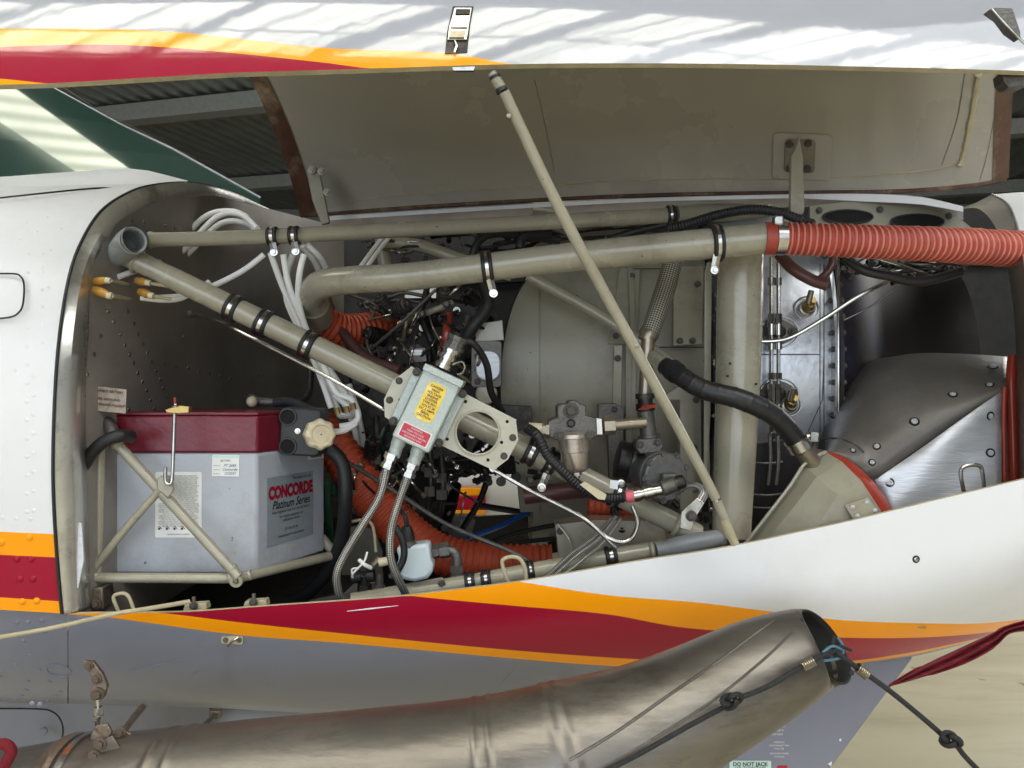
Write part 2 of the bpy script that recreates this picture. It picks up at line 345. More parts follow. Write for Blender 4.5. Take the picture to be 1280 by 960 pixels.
def slerp(tab, x):
    """smooth (Catmull) table lookup"""
    n = len(tab)
    if x <= tab[0][0]: return tab[0][1]
    if x >= tab[-1][0]: return tab[-1][1]
    for i in range(n-1):
        if x <= tab[i+1][0]:
            x0, y0 = tab[i]; x1, y1 = tab[i+1]; h = x1-x0; t = (x-x0)/h
            def sl(j):
                if j <= 0: return (tab[1][1]-tab[0][1])/(tab[1][0]-tab[0][0])
                if j >= n-1: return (tab[-1][1]-tab[-2][1])/(tab[-1][0]-tab[-2][0])
                return (tab[j+1][1]-tab[j-1][1])/(tab[j+1][0]-tab[j-1][0])
            m0, m1 = sl(i)*h, sl(i+1)*h
            return (2*t**3-3*t*t+1)*y0+(t**3-2*t*t+t)*m0+(-2*t**3+3*t*t)*y1+(t**3-t*t)*m1
# ================================================================ SETTING
mb = MB(); mb.add([(-60, -40, 0), (60, -40, 0), (60, 80, 0), (-60, 80, 0)], [[0, 1, 2, 3]]); mb.build('hangar_floor', 'floor', kind='structure', recalc=False)
# roof of corrugated sheets; ridges run along (0.285, 1)
dv = Vector((.285, 1, 0)).normalized(); pv = Vector((1, -.285, 0)).normalized()
def roofpatch(name, a0, a1, s0, s1, m, step=.26, amp=.05, z=6.0, kind='structure'):
    mb = MB(); n = int((a1-a0)/step*4); r0 = []; r1 = []
    for i in range(n+1):
        a = a0+(a1-a0)*i/n; h = z+(amp if i % 4 in (0, 1) else -amp*.2)
        r0.append(pv*a+dv*s0+Vector((0, 0, h))); r1.append(pv*a+dv*s1+Vector((0, 0, h)))
    mb.grid([r0, r1]); return mb.build(name, m, kind=kind, smooth=False, recalc=False)
roofpatch('hangar_roof', -32, 30, 7.8, 40, 'roof')
roofpatch('hangar_roof', -30, 30, -30, -3.25, 'roof', step=.8); roofpatch('hangar_roof', -30, 30, -.6, 7.8, 'roof', step=.8)
roofpatch('skylight_roof', -5, 7, -3.2, -.65, 'skylight', step=.22, amp=.04, z=6.02)
mb = MB(); mb.add([Vector(v) for v in GLINT_QUAD], [[0, 1, 2, 3]]); mb.build('windshield_glint_panel', 'glint_glow', kind='structure', recalc=False)  # glowing quad added below the roof, shaped for the bright band in the windshield
mb = MB()
for s in (-3.35, -1.9, -.55, 7.7): mb.box(dv*s+Vector((0, 0, 5.9)), (40, .2 if s != -1.9 else .05, .12), (pv, dv, Vector((0, 0, 1))))
for a in [i*.46-5 for i in range(27)]: mb.box(pv*a-dv*1.9+Vector((0, 0, 5.9)), (.045, 2.7, .05), (pv, dv, Vector((0, 0, 1))))
for a in [i*1.15-10 for i in range(18)]: mb.box(pv*a-dv*1.9+Vector((0, 0, 5.86)), (.14 if int(a*7) % 2 else .24, 2.9, .1), (pv, dv, Vector((0, 0, 1))))
mb.build('roof_rafters', 'beam', kind='structure', smooth=False)
mb = MB()
for s in (11.5, 16.2, 21, 26): mb.box(dv*s+Vector((0, 0, 5.82)), (70, .3, .26), (pv, dv, Vector((0, 0, 1))))
mb.build('roof_purlins', 'beam', kind='structure', smooth=False)
mb = MB(); mb.box((0, 34, 3), (80, .3, 6)); mb.build('hangar_wall', 'wall', kind='structure', smooth=False)

# ================================================================ FUSELAGE (left)
RIMO = [(82, 767, 1.030), (76, 700, 1.022), (71, 600, 1.012), (73, 500, 1.010), (79, 420, 1.02), (90, 350, 1.045), (105, 305, 1.08), (130, 265, 1.13), (165, 241, 1.2), (200, 231, 1.28), (245, 229, 1.4), (290, 240, 1.52), (330, 258, 1.65), (376, 279, 1.8)]
RIMI = [(108, 762, 1.050), (104, 700, 1.045), (100, 600, 1.035), (98, 500, 1.034), (102, 420, 1.04), (113, 350, 1.07), (130, 312, 1.10), (153, 283, 1.15), (182, 264, 1.22), (212, 255, 1.30), (250, 252, 1.42), (292, 258, 1.54), (330, 270, 1.66), (374, 284, 1.8)]
YB = [(-80, 876), (0, 878), (240, 884), (440, 893), (600, 888), (720, 872), (840, 855), (1040, 836), (1130, 823), (1200, 806), (1250, 788), (1300, 768)]
def d_low(x, y):
    yb = slerp(YB, x); yt = min(720, yb-110); t = max(0, min(1, (y-yt)/(yb-yt)))
    return 1.02+.06*max(0, x)/1280+.0*y+.2*(1-math.sqrt(max(0, 1-t*t*.985)))
fus = thing('aircraft_fuselage', P(20, 880, 1.1), 'white painted riveted fuselage side with orange and crimson bands left of the open engine bay', 'fuselage')
# rim y -> rows; each rim point dense-sampled
rim_s = smooth([p+(0,) for p in RIMO], 10)
ycut = [668, 697, 752]
ri = []
for a in rim_s: ri.append(a[:3])
rows = []; mats = []
def leftpt(a):
    x, y, d = a
    yl = slerp([(229, 236), (265, 262), (350, 348), (500, 497), (600, 596), (668, 660.5), (697, 689.5), (752, 740.5), (767, 757)], y) if x < 220 else 236-(x-220)*.05
    dl = d-.02 if x < 200 else d-.02-(x-200)*.0006
    return (-90, yl, dl)
# insert exact stripe rows
pts = []
for i, a in enumerate(ri):
    pts.append(a)
    if i+1 < len(ri):
        b = ri[i+1]
        for yc in sorted(ycut, reverse=True):
            if b[1] < yc < a[1] and a[0] < 200: t = (a[1]-yc)/(a[1]-b[1]); pts.append(tuple(u+(v-u)*t for u, v in zip(a, b)))
for a in pts:
    l = leftpt(a); A = P(*a); B = P(*l); rows.append([B+(A-B)*(j/12) for j in range(13)])
for a, b in zip(pts, pts[1:]):
    ym = (a[1]+b[1])/2
    mats.append(3 if False else (1 if (752 < ym and a[0] < 120) or (668 < ym < 697 and a[0] < 120) else 2 if 697 <= ym <= 752 and a[0] < 120 else 0))
mb = MB(); mb.grid(rows, mats)
# lower grey part below the stripes to x=86
low = []
for i in range(15):
    f = i/14; r = []
    for j in range(13):
        x = -90+(84-(-90))*j/12; yt = 757+(767-757)*((x+90)/172) ; yb = slerp(YB, x); y = yt+(yb-yt)*f
        r.append(P(x, y, d_low(x, y)-.0*f))
    low.append(r)
last = [p+Vector((0, .4, -.01)) for p in low[-1]]; low.append(last)
mb.grid(low, [3]*15)
skin = mb.build('fuselage_skin', ['white', 'orange', 'red', 'grey'], fus, ang=60, recalc=False)
# deck under windshield
mb = MB()
dk = []
for j in range(14):
    t = j/13; x = -90+ (235+90)*t; yo = slerp([(-90, 236), (100, 233), (170, 236), (235, 229)], x)
    yi = slerp([(-90, 226), (0, 221), (100, 214), (170, 211), (235, 226)], x)
    dk.append([P(x, yo, 1.34+.02*t), P(x, (yo+yi)/2-1, 1.40+.04*t), P(x, yi, 1.48+.08*t), P(x, yi+3, 1.75)])
mb.grid(dk); mb.build('deck_panel', 'white', fus, ang=60, recalc=False)
# deck seam moulding
mb = MB(); pipe(mb, [(-60, 254, 1.12), (40, 243, 1.16), (110, 236, 1.215), (140, 235, 1.25)], 1.2, seg=6); mb.build('deck_seam', 'dark', fus)
# rim of bare metal, lip returns into the bay
ro_ = smooth([p+(0,) for p in RIMO], 10); rn_ = smooth([p+(0,) for p in RIMI], 10)
rr = []
for a, b in zip(ro_, rn_):
    A = P(*a[:3]); B = P(*b[:3]); C = B+Vector((-.006, .03, 0)); mid = A+(B-A)*.5+Vector((.004, -.006, .002)); edge = A+Vector((0, -.003, 0))
    rr.append([A+Vector((-.004, .003, 0)), edge, A+(B-A)*.12+Vector((0, -.004, 0)), mid, B, C])
mb = MB(); mb.grid(rr); mb.build('opening_rim', 'rim', fus, ang=50, recalc=False, solid=.0015)
# black gasket line along the rim
mb = MB(); mb.tube([P(*a[:3])+Vector((-.004, -.001, 0)) for a in ro_], .0022, 6); mb.build('rim_gasket', 'rubber', fus)
# doubler strip lower left (pale aluminium)
mb = MB(); mb.prism([(74, 640), (102, 655), (105, 700), (98, 735), (86, 745), (80, 720)], 1.035, .003); mb.build('rim_doubler', 'alu', fus, bevel=.0008)
# service door outline + latch disc
mb = MB()
ol = [(-30, 343), (15, 342), (26, 346), (30, 356), (29, 378), (24, 390), (10, 397), (-30, 399)]
q = smooth([(x, y, 1.0105 if y > 380 else 1.012, .7) for x, y in ol], 6)
def skin_d(y): return slerp([(340, 1.035), (370, 1.022), (400, 1.012), (450, 1.003), (500, .996), (600, .996), (700, 1.005), (767, 1.012)], y)
mb.tube([P(a[0], a[1], skin_d(a[1])+.0004) for a in q], .0011, 6); mb.build('service_door_outline', 'dark', fus)
def ray_skin(x, y):
    # intersect view ray with the skin grid (approx by bary of BVH)
    return None
from mathutils.bvhtree import BVHTree
def bvh_of(o):
    org = WL[o.name]; me = o.data; return BVHTree.FromPolygons([v.co+org for v in me.vertices], [tuple(p.vertices) for p in me.polygons])
CAMP = Vector((0, 0, CZ))
def hit(b, x, y, fallback=1.02):
    dr = (P(x, y, 1)-CAMP).normalized(); h = b.ray_cast(CAMP, dr)
    if h[0] is None: return P(x, y, fallback), Vector((0, -1, 0))
    n = h[1]; 
    if n.dot(dr) > 0: n = -n
    return h[0], n
bf = bvh_of(skin)
rv = [(34, y) for y in range(318, 660, 23)]+[(52, y) for y in range(318, 450, 22)]+[(42, y) for y in range(470, 662, 24)]
rv += [(20, 648), (38, 649), (3, 647), (52, 335), (60, 360), (18, 463)]
rv += [(0, 278), (32, 278), (58, 272), (75, 286), (45, 290), (62, 313), (24, 300), (90, 262), (112, 252)]
for x, y in rv:
    p, n = hit(bf, x, y); stud('rivet', 'white', skin, p, n, .0027).scale.z = .0012
for x, y, c in ((37, 672, 'orange'), (2, 678, 'orange'), (21, 699, 'red'), (39, 699, 'red'), (25, 724, 'red'), (41, 724, 'red'), (28, 752, 'orange'), (46, 751, 'orange')):
    p, n = hit(bf, x, y); stud('rivet', c, skin, p, n, .0042)
for x, y in ((21, 778), (35, 777), (52, 775), (38, 790), (56, 789), (29, 801), (38, 819), (20, 831), (49, 837), (35, 851), (62, 852), (33, 862), (27, 869), (76, 864), (70, 870), (60, 876), (20, 874), (8, 876), (50, 881), (0, 845), (40, 880)):
    p, n = hit(bf, x, y); stud('rivet', 'grey', skin, p, n, .0035)
for x, y, r in ((74, 838, .0155),):
    p, n = hit(bf, x, y); mb = MB(); mb.lathe(p, n, [(-.002, r), (.0012, r), (.0016, r*.93), (-.0003, r*.86), (-.0003, .0005)], 28); mb.build('drain_cap', 'grey', fus)
mb = MB(); p, n = hit(bf, 102+0, 0)
# bottom fairing grey (below the belly line)
bl = thing('gear_fairing', P(80, 935, 1.25), 'blue grey belly fairing with a rounded access panel under the riveted skin', 'fairing')
g = []
for i in range(10):
    f = i/9; r = []
    for j in range(14):
        x = -90+j*(262+90)/13; yt = 872; yb = 935+8*(j/13); y = yt+(yb-yt)*f+40*f*f*0; r.append(P(x, y, 1.22+.03*f+.10*max(0, (j-9)/4)**2))
    g.append(r)
g.append([p+Vector((0, .3, -.02)) for p in g[-1]])
mb = MB(); mb.grid(g); fb = mb.build('fairing_skin', 'grey', bl, ang=60, recalc=False)
mb = MB(); pipe(mb, [(-60, 886, 1.216), (40, 886, 1.216), (66, 890, 1.216), (77, 903, 1.217), (78, 920, 1.219), (70, 940, 1.223)], 1.1, seg=6); mb.build('access_panel_seam', 'dark', bl)
stud('rivet', 'grey', bl, P(54, 914, 1.219), (0, -1, .1), .006)
# white pale keel piece between fairing and exhaust
kl = thing('keel_strip', P(300, 905, 1.4), 'pale grey keel skin glimpsed between belly and exhaust pipe', 'keel')
mb = MB(); mb.grid([[P(212, 884, 1.36), P(330, 888, 1.40), P(520, 890, 1.46)], [P(205, 935, 1.34), P(330, 950, 1.38), P(520, 950, 1.44)]]); mb.build('keel_skin', 'white', kl, solid=.004, recalc=False)

# firewall
fw = thing('firewall', P(120, 760, 1.12), 'dark sooty riveted firewall behind the battery', 'firewall')
g = []
for i in range(9):
    f = i/8; r = []
    for j in range(9):
        t = j/8; x = 104+(430-104)*t; d = 1.06+(2.0-1.06)*(t**1.35)
        yt = lerp([(104, 350), (125, 305), (160, 262), (250, 240), (340, 262), (430, 285)], x); y = yt+(790-yt)*f
        r.append(P(x, y, d))
    g.append(r)
mb = MB(); mb.grid(g); fwo = mb.build('firewall_sheet', 'firewall', fw, ang=60, recalc=False); bw = bvh_of(fwo)
for l in ([(135, 389), (142, 402), (150, 418), (156, 431), (162, 443), (167, 454), (172, 466), (178, 477), (183, 488), (188, 500)],
          [(160, 389), (168, 405), (173, 418), (179, 430), (184, 441), (190, 452), (195, 463), (200, 474), (204, 485), (209, 496), (193, 511)],
          [(205, 455), (220, 458), (235, 460), (249, 464), (262, 467), (275, 470), (288, 473)],
          [(126, 420), (118, 443), (109, 468), (105, 495), (161, 512), (282, 511)],
          [(165, 276), (180, 277), (194, 278), (206, 281), (218, 284)], [(200, 300), (230, 420), (245, 300), (300, 400), (330, 430), (310, 500), (322, 470)]):
    for x, y in l:
        p, n = hit(bw, x, y); stud('rivet', 'steel' if (x+y) % 3 else 'mid', fwo, p, n, .0032)
p, n = hit(bw, 132, 499)
mb = MB(); mb.prism([(108, 481), (158, 487), (157, 517), (107, 512)], 1.085, .001); pl = mb.build('polarity_placard', 'lab_old', fw, label='stained old paper placard warning about polarity')
for t_, y in (('DISCONNECT BATTERY', 489), ('BEFORE SERVICING', 499), ('OBSERVE PROPER POLARITY', 506)): text(pl, t_, P(132, y, 1.084), (1, 0, -.1), (0, 0, 1), .0042, 'inkd', bold=.0001)
# bay floor + far side dark shell
bay = thing('bay_shell', P(500, 720, 1.9), 'dark inner shell closing the bottom and far side of the engine bay', 'inner shell')
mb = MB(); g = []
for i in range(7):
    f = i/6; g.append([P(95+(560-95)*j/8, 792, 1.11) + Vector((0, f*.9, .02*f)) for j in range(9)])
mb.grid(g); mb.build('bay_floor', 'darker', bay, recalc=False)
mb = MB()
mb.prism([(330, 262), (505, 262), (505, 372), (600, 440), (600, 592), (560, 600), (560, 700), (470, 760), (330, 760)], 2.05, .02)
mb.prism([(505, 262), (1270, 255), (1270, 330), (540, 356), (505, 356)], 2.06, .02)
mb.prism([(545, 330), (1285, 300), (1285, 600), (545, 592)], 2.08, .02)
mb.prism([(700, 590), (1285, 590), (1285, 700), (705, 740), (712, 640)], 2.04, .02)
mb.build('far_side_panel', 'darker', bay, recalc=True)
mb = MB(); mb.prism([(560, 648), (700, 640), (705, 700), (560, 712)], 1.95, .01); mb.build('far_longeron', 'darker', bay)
# parked aircraft glimpsed through the bay
pa = thing('parked_aircraft', P(640, 700, 4.2), 'white parked aircraft with orange and red bands glimpsed through the bay', 'aircraft')
def far(poly, m, nm, dz=0):
    mb = MB(); g = []
    xs = [p[0] for p in poly]; ys = [p[1] for p in poly]
    for i in range(7):
        f = i/6; y = min(ys)+(max(ys)-min(ys))*f; g.append([P(min(xs), y, 4.0+.6*((y-560)/200)**2+dz), P(max(xs), y, 4.0+.6*((y-560)/200)**2+dz)])
    mb.grid(g); mb.build(nm, m, pa, ang=60, solid=.01, recalc=False)
far([(400, 330), (900, 640)], 'white', 'fuselage_side')
far([(540, 640), (900, 642.5)], 'beam', 'panel_seam', -.003)
far([(400, 642.5), (900, 760)], 'grey', 'belly_side')
far([(560, 609), (607, 618)], 'orange', 'upper_band', -.03)
far([(560, 618), (607, 636)], 'red', 'middle_band', -.03)
far([(540, 636), (607, 642)], 'orange', 'lower_band', -.03)
# ================================================================ LOWER COWLING
TE = [(86, 767), (120, 766.5), (230, 765), (330, 758), (430, 751), (500, 745.5), (560, 738.5), (650, 727), (720, 715), (800, 701), (870, 690.5), (930, 680), (1000, 665), (1060, 652), (1130, 635), (1200, 618), (1310, 592)]
B1 = [(86, 700), (640, 724), (650, 727), (760, 744), (870, 753), (960, 764), (1050, 775), (1150, 779), (1230, 779), (1310, 770)]      # white / orange
B2 = [(86, 700), (500, 741), (515, 745), (640, 757), (760, 768), (850, 784), (960, 792), (1050, 797), (1150, 797), (1230, 791), (1310, 778)]   # orange / red
B3 = [(86, 758), (180, 764), (215, 767.5), (300, 778), (430, 792), (620, 811), (780, 823), (900, 828), (1050, 827), (1130, 817), (1200, 803), (1310, 779)]       # red / orange
B4 = [(86, 768), (130, 771), (300, 794), (430, 804), (640, 823), (755, 832), (900, 838), (1050, 831), (1130, 820.5), (1200, 805), (1310, 780)]  # orange / grey
lc = thing('lower_cowling', P(640, 890, 1.2), 'lower engine cowling painted white, orange, crimson and grey under the bay', 'cowling')
cols = [86+i*(1310-86)/100 for i in range(101)]
rows = []; mats = []
def bound(k, x):
    te = slerp(TE, x); yb = slerp(YB, x)
    vals = [te]
    for B in (B1, B2, B3, B4): vals.append(min(yb, max(vals[-1], slerp(B, x))))
    vals.append(yb); return vals
nsub = [8, 4, 5, 3, 12]; bm_ = [0, 1, 2, 1, 3]
V = [bound(0, x) for x in cols]
for b in range(5):
    for s_ in range(nsub[b]):
        rows.append([P(x, V[i][b]+(V[i][b+1]-V[i][b])*s_/nsub[b], d_low(x, V[i][b]+(V[i][b+1]-V[i][b])*s_/nsub[b])) for i, x in enumerate(cols)]); mats.append(bm_[b])
rows.append([P(x, V[i][5], d_low(x, V[i][5])) for i, x in enumerate(cols)]); mats.append(3)
rows.append([p+Vector((0, .35, -.01)) for p in rows[-1]])
mb = MB(); mb.grid(rows, mats)
# returned lip at the top edge
lcs = mb.build('cowling_skin', ['white', 'orange', 'red', 'grey'], lc, ang=60, recalc=False)
mb = MB(); mb.grid([[P(x, V[i][0], d_low(x, V[i][0])) for i, x in enumerate(cols)], [P(x, V[i][0], d_low(x, V[i][0]))+Vector((0, .004, .0008)) for i, x in enumerate(cols)], [P(x, V[i][0], d_low(x, V[i][0]))+Vector((0, .007, -.006)) for i, x in enumerate(cols)]])
mb.build('cowling_lip', 'sealant', lc, ang=60, recalc=False)
mb = MB(); mb.grid([[P(x, V[i][0], d_low(x, V[i][0]))+Vector((0, .0075, -.003)) for i, x in enumerate(cols)], [P(x, V[i][0], d_low(x, V[i][0]))+Vector((0, .05, -.07)) for i, x in enumerate(cols)]])
mb.build('cowling_lining', 'tan2', lc, ang=60, recalc=False)
bc = bvh_of(lcs)
p, n = hit(bc, 1145, 699); stud('screw', 'steel', lcs, p, n, .0034)
p, n = hit(bc, 1153, 784); mb = MB(); mb.prism([(1147, 785), (1150, 782), (1158, 783), (1156, 787)], p.y-.002, .004); mb.build('latch_button', 'gold', lc)
# white scuff in the red band
p1, n = hit(bc, 434, 764); p2, n = hit(bc, 498, 757)
mb = MB(); mb.tube([p1, p1+(p2-p1)*.5, p2], [.0005, .0011, .0003], 6); mb.build('paint_scuff', 'inkw', lc)
# clip plate
p, n = hit(bc, 290, 800)
cp = MB(); cp.prism(rpoly(290, 800, rrect(27, 11, 3), 3), p.y-.003, .003); cpo = cp.build('clip_plate', 'sealant', lc, bevel=.0006)
for x in (282, 299): stud('bolt', 'rust', cpo, P(x, 800, p.y-.003), (0, -1, 0), .0026)
mb = MB(); pipe(mb, [(285, 808, p.y-.009), (290, 802, p.y-.010), (298, 797, p.y-.007)], 1.6, seg=8); mb.build('clip_hook', 'steel', cpo)
# exhaust air scallop: faint moulded bulge ridges on grey
for pts in ([(155, 842), (190, 832), (240, 822)], [(235, 856), (242, 842), (262, 832)], [(622, 873), (630, 850), (648, 832)], [(690, 862), (700, 842)]):
    mb = MB(); q = [hit(bc, x, y)[0] for x, y in pts]; sp = []
    for i in range(13):
        t = i/12; n_ = len(q)-1; a = min(int(t*n_), n_-1); u = t*n_-a; sp.append(q[a].lerp(q[a+1], u)+Vector((0, .0005, 0)))
    mb.tube(sp, [.0002+.0016*math.sin(math.pi*i/12) for i in range(13)], 8); mb.build('moulded_ridge', 'grey', lc)
# ================================================================ UPPER COWLING DOOR
FE = [(0, 107), (.08, 104), (.17, 97), (.25, 91), (.36, 86.5), (.5, 80.5), (.6, 79), (.72, 80), (.83, 83), (.92, 86), (1, 89)]
dr = thing('upper_cowling_door', P(640, 250, 1.4), 'raised upper cowling door, glossy white outside with orange and crimson bands, tan inside', 'cowling door')
HX = (377, 1256); HY = [(0, 267), (.15, 257), (.3, 249), (.5, 241), (.7, 238), (.85, 236), (.95, 229), (1, 221)]
def door_pt(t, s, off=0):
    F = P(-45+1345*t, slerp(FE, t), .80+.12*t); hx = HX[0]+(HX[1]-HX[0])*t
    H = P(hx, slerp(HY, t), 1.6-.32*t)
    h = .36-.06*t; C1 = F+Vector((0, .07, h)); C2 = H+Vector((0, -.15+.05*t, h-.05))
    C1.x += (H.x-F.x)*.3; C2.x -= (H.x-F.x)*.3
    def B(s): u = 1-s; return F*u**3+C1*3*u*u*s+C2*3*u*s*s+H*s**3
    p = B(s)
    if off:
        tg = (B(min(1, s+.01))-B(max(0, s-.01))).normalized(); n = Vector((0, tg.z, -tg.y)).normalized(); p = p-n*off
    return p
def s_at_y(t, y):
    lo, hi = 0, .3
    for _ in range(24):
        m_ = (lo+hi)/2; p = door_pt(t, m_); py = 480-(p.z-CZ)/(K*p.y)
        if py > y: lo = m_
        else: hi = m_
    return lo
# outside stripe boundaries as photo y along t
def X2t(x): return (x+45)/1345
SB = [[(-45, 36), (100, 36), (200, 40), (300, 50), (400, 60), (560, 67), (630, 79)],
      [(-45, 60), (70, 56), (160, 57), (270, 65), (400, 78), (470, 86), (640, 90)],
      [(-45, 97), (0, 98.5), (55, 104), (90, 107), (640, 112)]]
NT = 90; rows = [[] for _ in range(40)]; out_m = []
nb = [4, 4, 4]
tt = [i/NT for i in range(NT+1)]
strips = []
for t in tt:
    x = -45+1345*t; e = 0.0
    ss = [0]
    ys = [slerp(SB[2], x), slerp(SB[1], x), slerp(SB[0], x)]
    for y in ys:
        s_ = s_at_y(t, y) if (y < slerp(FE, t) and x < 632) else 0
        ss.append(max(ss[-1], s_))
    strips.append(ss)
seglist = []
for b in range(3):
    for q in range(3): seglist.append((b, q/3))
rows = []; mats = []
for b, f in seglist:
    rows.append([door_pt(t, strips[i][b]+(strips[i][b+1]-strips[i][b])*f) for i, t in enumerate(tt)]); mats.append([1, 2, 1][b])
for q in range(37):
    f = (q/36); rows.append([door_pt(t, strips[i][3]+(1-strips[i][3])*f**1.25) for i, t in enumerate(tt)]); mats.append(0)
mb = MB(); mb.grid(rows, mats[:-1])
dskin = mb.build('outer_skin', ['white_d', 'orange_d', 'red_d'], dr, ang=70, recalc=False)
dsmat = M['white'].copy(); 
mb = MB(); mb.grid([[door_pt(t, max(.0, q/40), -.008) for t in tt] for q in range(41)])
din = mb.build('inner_lining', 'door_in', dr, ang=70, recalc=False)
# offset check: lining must lie inside
def edge_strip(name, ptsO, ptsI, m, r=None):
    mb = MB(); mb.grid([ptsO, ptsI]); return mb.build(name, m, dr, ang=60, recalc=False)
edge_strip('free_edge_lip', [door_pt(t, 0) for t in tt], [door_pt(t, 0, -.008) for t in tt], 'sealant')
for t0, nm in ((0, 'rear_edge'), (1, 'front_edge')):
    g = []
    for q in range(41):
        s = q/40; sg = 1 if t0 == 0 else -1; wd = .022
        a = door_pt(t0, s)+Vector((-sg*.001, 0, 0)); b = door_pt(t0, s, -.010)+Vector((-sg*.001, 0, 0)); c = door_pt(t0+sg*wd, s, -.010)
        g.append([a, b, c])
    mb = MB(); mb.grid(g); mb.build(nm, 'edge', dr, ang=50, recalc=False)
    for k_ in (.030,) if t0 == 0 else (.03,):
        pass
bdi = bvh_of(din)
# sealant beads inside
def bead(px, r, m, nm, parent=dr, bv=None, lift=.0005):
    mb = MB(); q = smooth([(x, y, 0, 0) for x, y in px], 10); pts = []
    for a in q:
        p, n = hit(bv or bdi, a[0], a[1], 1.5); pts.append(p+n*lift)
    mb.tube(pts, [r*random.uniform(.8, 1.2) for _ in pts], 7); return mb.build(nm, m, parent)
bead([(420, 256), (470, 247), (530, 241), (600, 238), (660, 234), (720, 229), (800, 226), (900, 224), (1000, 225), (1100, 218), (1170, 211), (1200, 200), (1212, 170), (1220, 130), (1226, 95)], .0012, 'sealant', 'sealant_bead')
bead([(1198, 208), (1205, 190), (1213, 150), (1220, 110), (1223, 92)], .0045, 'sealant', 'sealant_smear')
bead([(325, 110), (345, 150), (368, 200), (384, 235), (392, 262)], .0010, 'tan', 'lining_seam')
bead([(1206, 92), (1196, 150), (1178, 205)], .0009, 'tan2', 'lining_seam')
bead([(668, 100), (680, 150), (693, 215)], .0007, 'tan2', 'lining_seam')
bead([(1255, 95), (1246, 130), (1235, 190), (1225, 225)], .0009, 'tan', 'lining_seam')
# hinge side brown + white edge
mb = MB(); mb.tube([door_pt(i/40, 1)+Vector((0, -.004, -.004)) for i in range(41)], .0045, 8); mb.build('hinge_edge', 'edge', dr)
# hinge patch and arms
for nm, px0, cx, cy, sc in (('hinge_patch', None, 1003, 195, 1.0),):
    pts = rpoly(cx, cy, rrect(74, 58, 5), 2); p, n = hit(bdi, cx, cy, 1.4)
    mb = MB(); q = []
    for x, y in pts: h_, n_ = hit(bdi, x, y, p.y); q.append(h_+n_*.003)
    mb.extr(q, (0, .004, 0)); hp = mb.build('hinge_patch', 'door_in', dr, bevel=.0008)
    pts = rpoly(cx-3, cy-2, rrect(38, 42, 5), 2); q = []
    for x, y in pts: h_, n_ = hit(bdi, x, y, p.y); q.append(h_+n_*.0065)
    mb = MB(); mb.extr(q, (0, .004, 0)); hp2 = mb.build('hinge_plate', 'tan2', hp, bevel=.0008)
    for x, y in ((987, 178), (1010, 177), (988, 209), (1009, 209)):
        h_, n_ = hit(bdi, x, y, p.y); stud('bolt', 'mid', hp, h_+n_*.008, n_, .0045)
    dd = p.y
mb = MB(); mb.prism([(994, 186), (999, 169), (1002, 186), (1004, 195), (1006, 262), (1004, 268), (988, 268), (989, 195)], 1.26, .01); mb.build('hinge_arm', 'tan', dr, bevel=.0015)
mb = MB(); mb.prism([(383, 213), (392, 206), (399, 213), (412, 278), (402, 281), (390, 250)], 1.48, .01); ha = mb.build('hinge_arm', 'tan2', dr, bevel=.0015)
for x, y in ((390, 212), (402, 214), (409, 240)): stud('bolt', 'tan', ha, P(x, y, 1.475), (0, -1, 0), .005)
# over-centre latches
def hitd(x, y):
    return hit(bvd, x, y, .85)
bvd = bvh_of(dskin)
lt = thing('door_latch', P(573, 70, .81), 'chrome flush latch on the free edge of the raised door', 'latch')
fr0 = [(566, 9), (592, 9), (588, 30), (584, 66), (556, 68), (559, 40)]
def onskin(poly, lift): return [hitd(x, y)[0]+hitd(x, y)[1]*lift for x, y in poly]
mb = MB(); mb.extr(onskin(fr0, .0012), (0, .006, 0)); mb.build('latch_frame', 'dark', lt)
mb = MB(); mb.extr(onskin([(568, 12), (590, 12), (587, 30), (583.5, 52), (559, 52), (561.5, 34)], .003), (0, .004, 0)); mb.build('latch_lever', 'steel', lt, bevel=.0006)
mb = MB(); mb.extr(onskin([(570, 15), (588, 15), (587, 21), (569, 21)], .0042), (0, .003, 0)); mb.build('latch_slot', 'dark', lt)
mb = MB(); mb.extr(onskin([(566, 25), (586, 25), (584, 38), (563, 38)], .0045), (0, .003, 0)); mb.build('latch_plate', 'steel', lt, bevel=.0008)
mb = MB(); mb.extr(onskin([(563, 42), (582, 42), (580, 50), (561, 50)], .0045), (0, .003, 0)); mb.build('latch_tongue', 'cream', lt)
mb = MB(); mb.tube(onskin([(568, 54), (571, 60), (568, 68)], .003), .0015, 8); mb.build('latch_hook', 'steel', lt)
mb = MB(); mb.prism([(565, 84), (594, 83), (592, 88), (567, 88)], .84, .004); mb.build('latch_keeper', 'steel', lt)
l2 = thing('corner_latch', P(1262, 55, .92), 'dull metal hook latch at the front corner of the raised door', 'latch')
mb = MB(); mb.prism([(1236, 12), (1245, 9), (1266, 10), (1276, 40), (1276, 48), (1262, 38), (1250, 22)], .86, .012); mb.build('latch_body', 'mid', l2, bevel=.001)
mb = MB(); mb.prism([(1253, 90), (1282, 87), (1282, 108), (1262, 109), (1255, 102)], .93, .02); mb.build('latch_bracket', 'mid', l2, bevel=.0015)
mb = MB(); pipe(mb, [(1240, 11, .858), (1255, 28, .858), (1282, 56, .858)], 1.5, seg=8); mb.build('latch_edge', 'steel', l2)
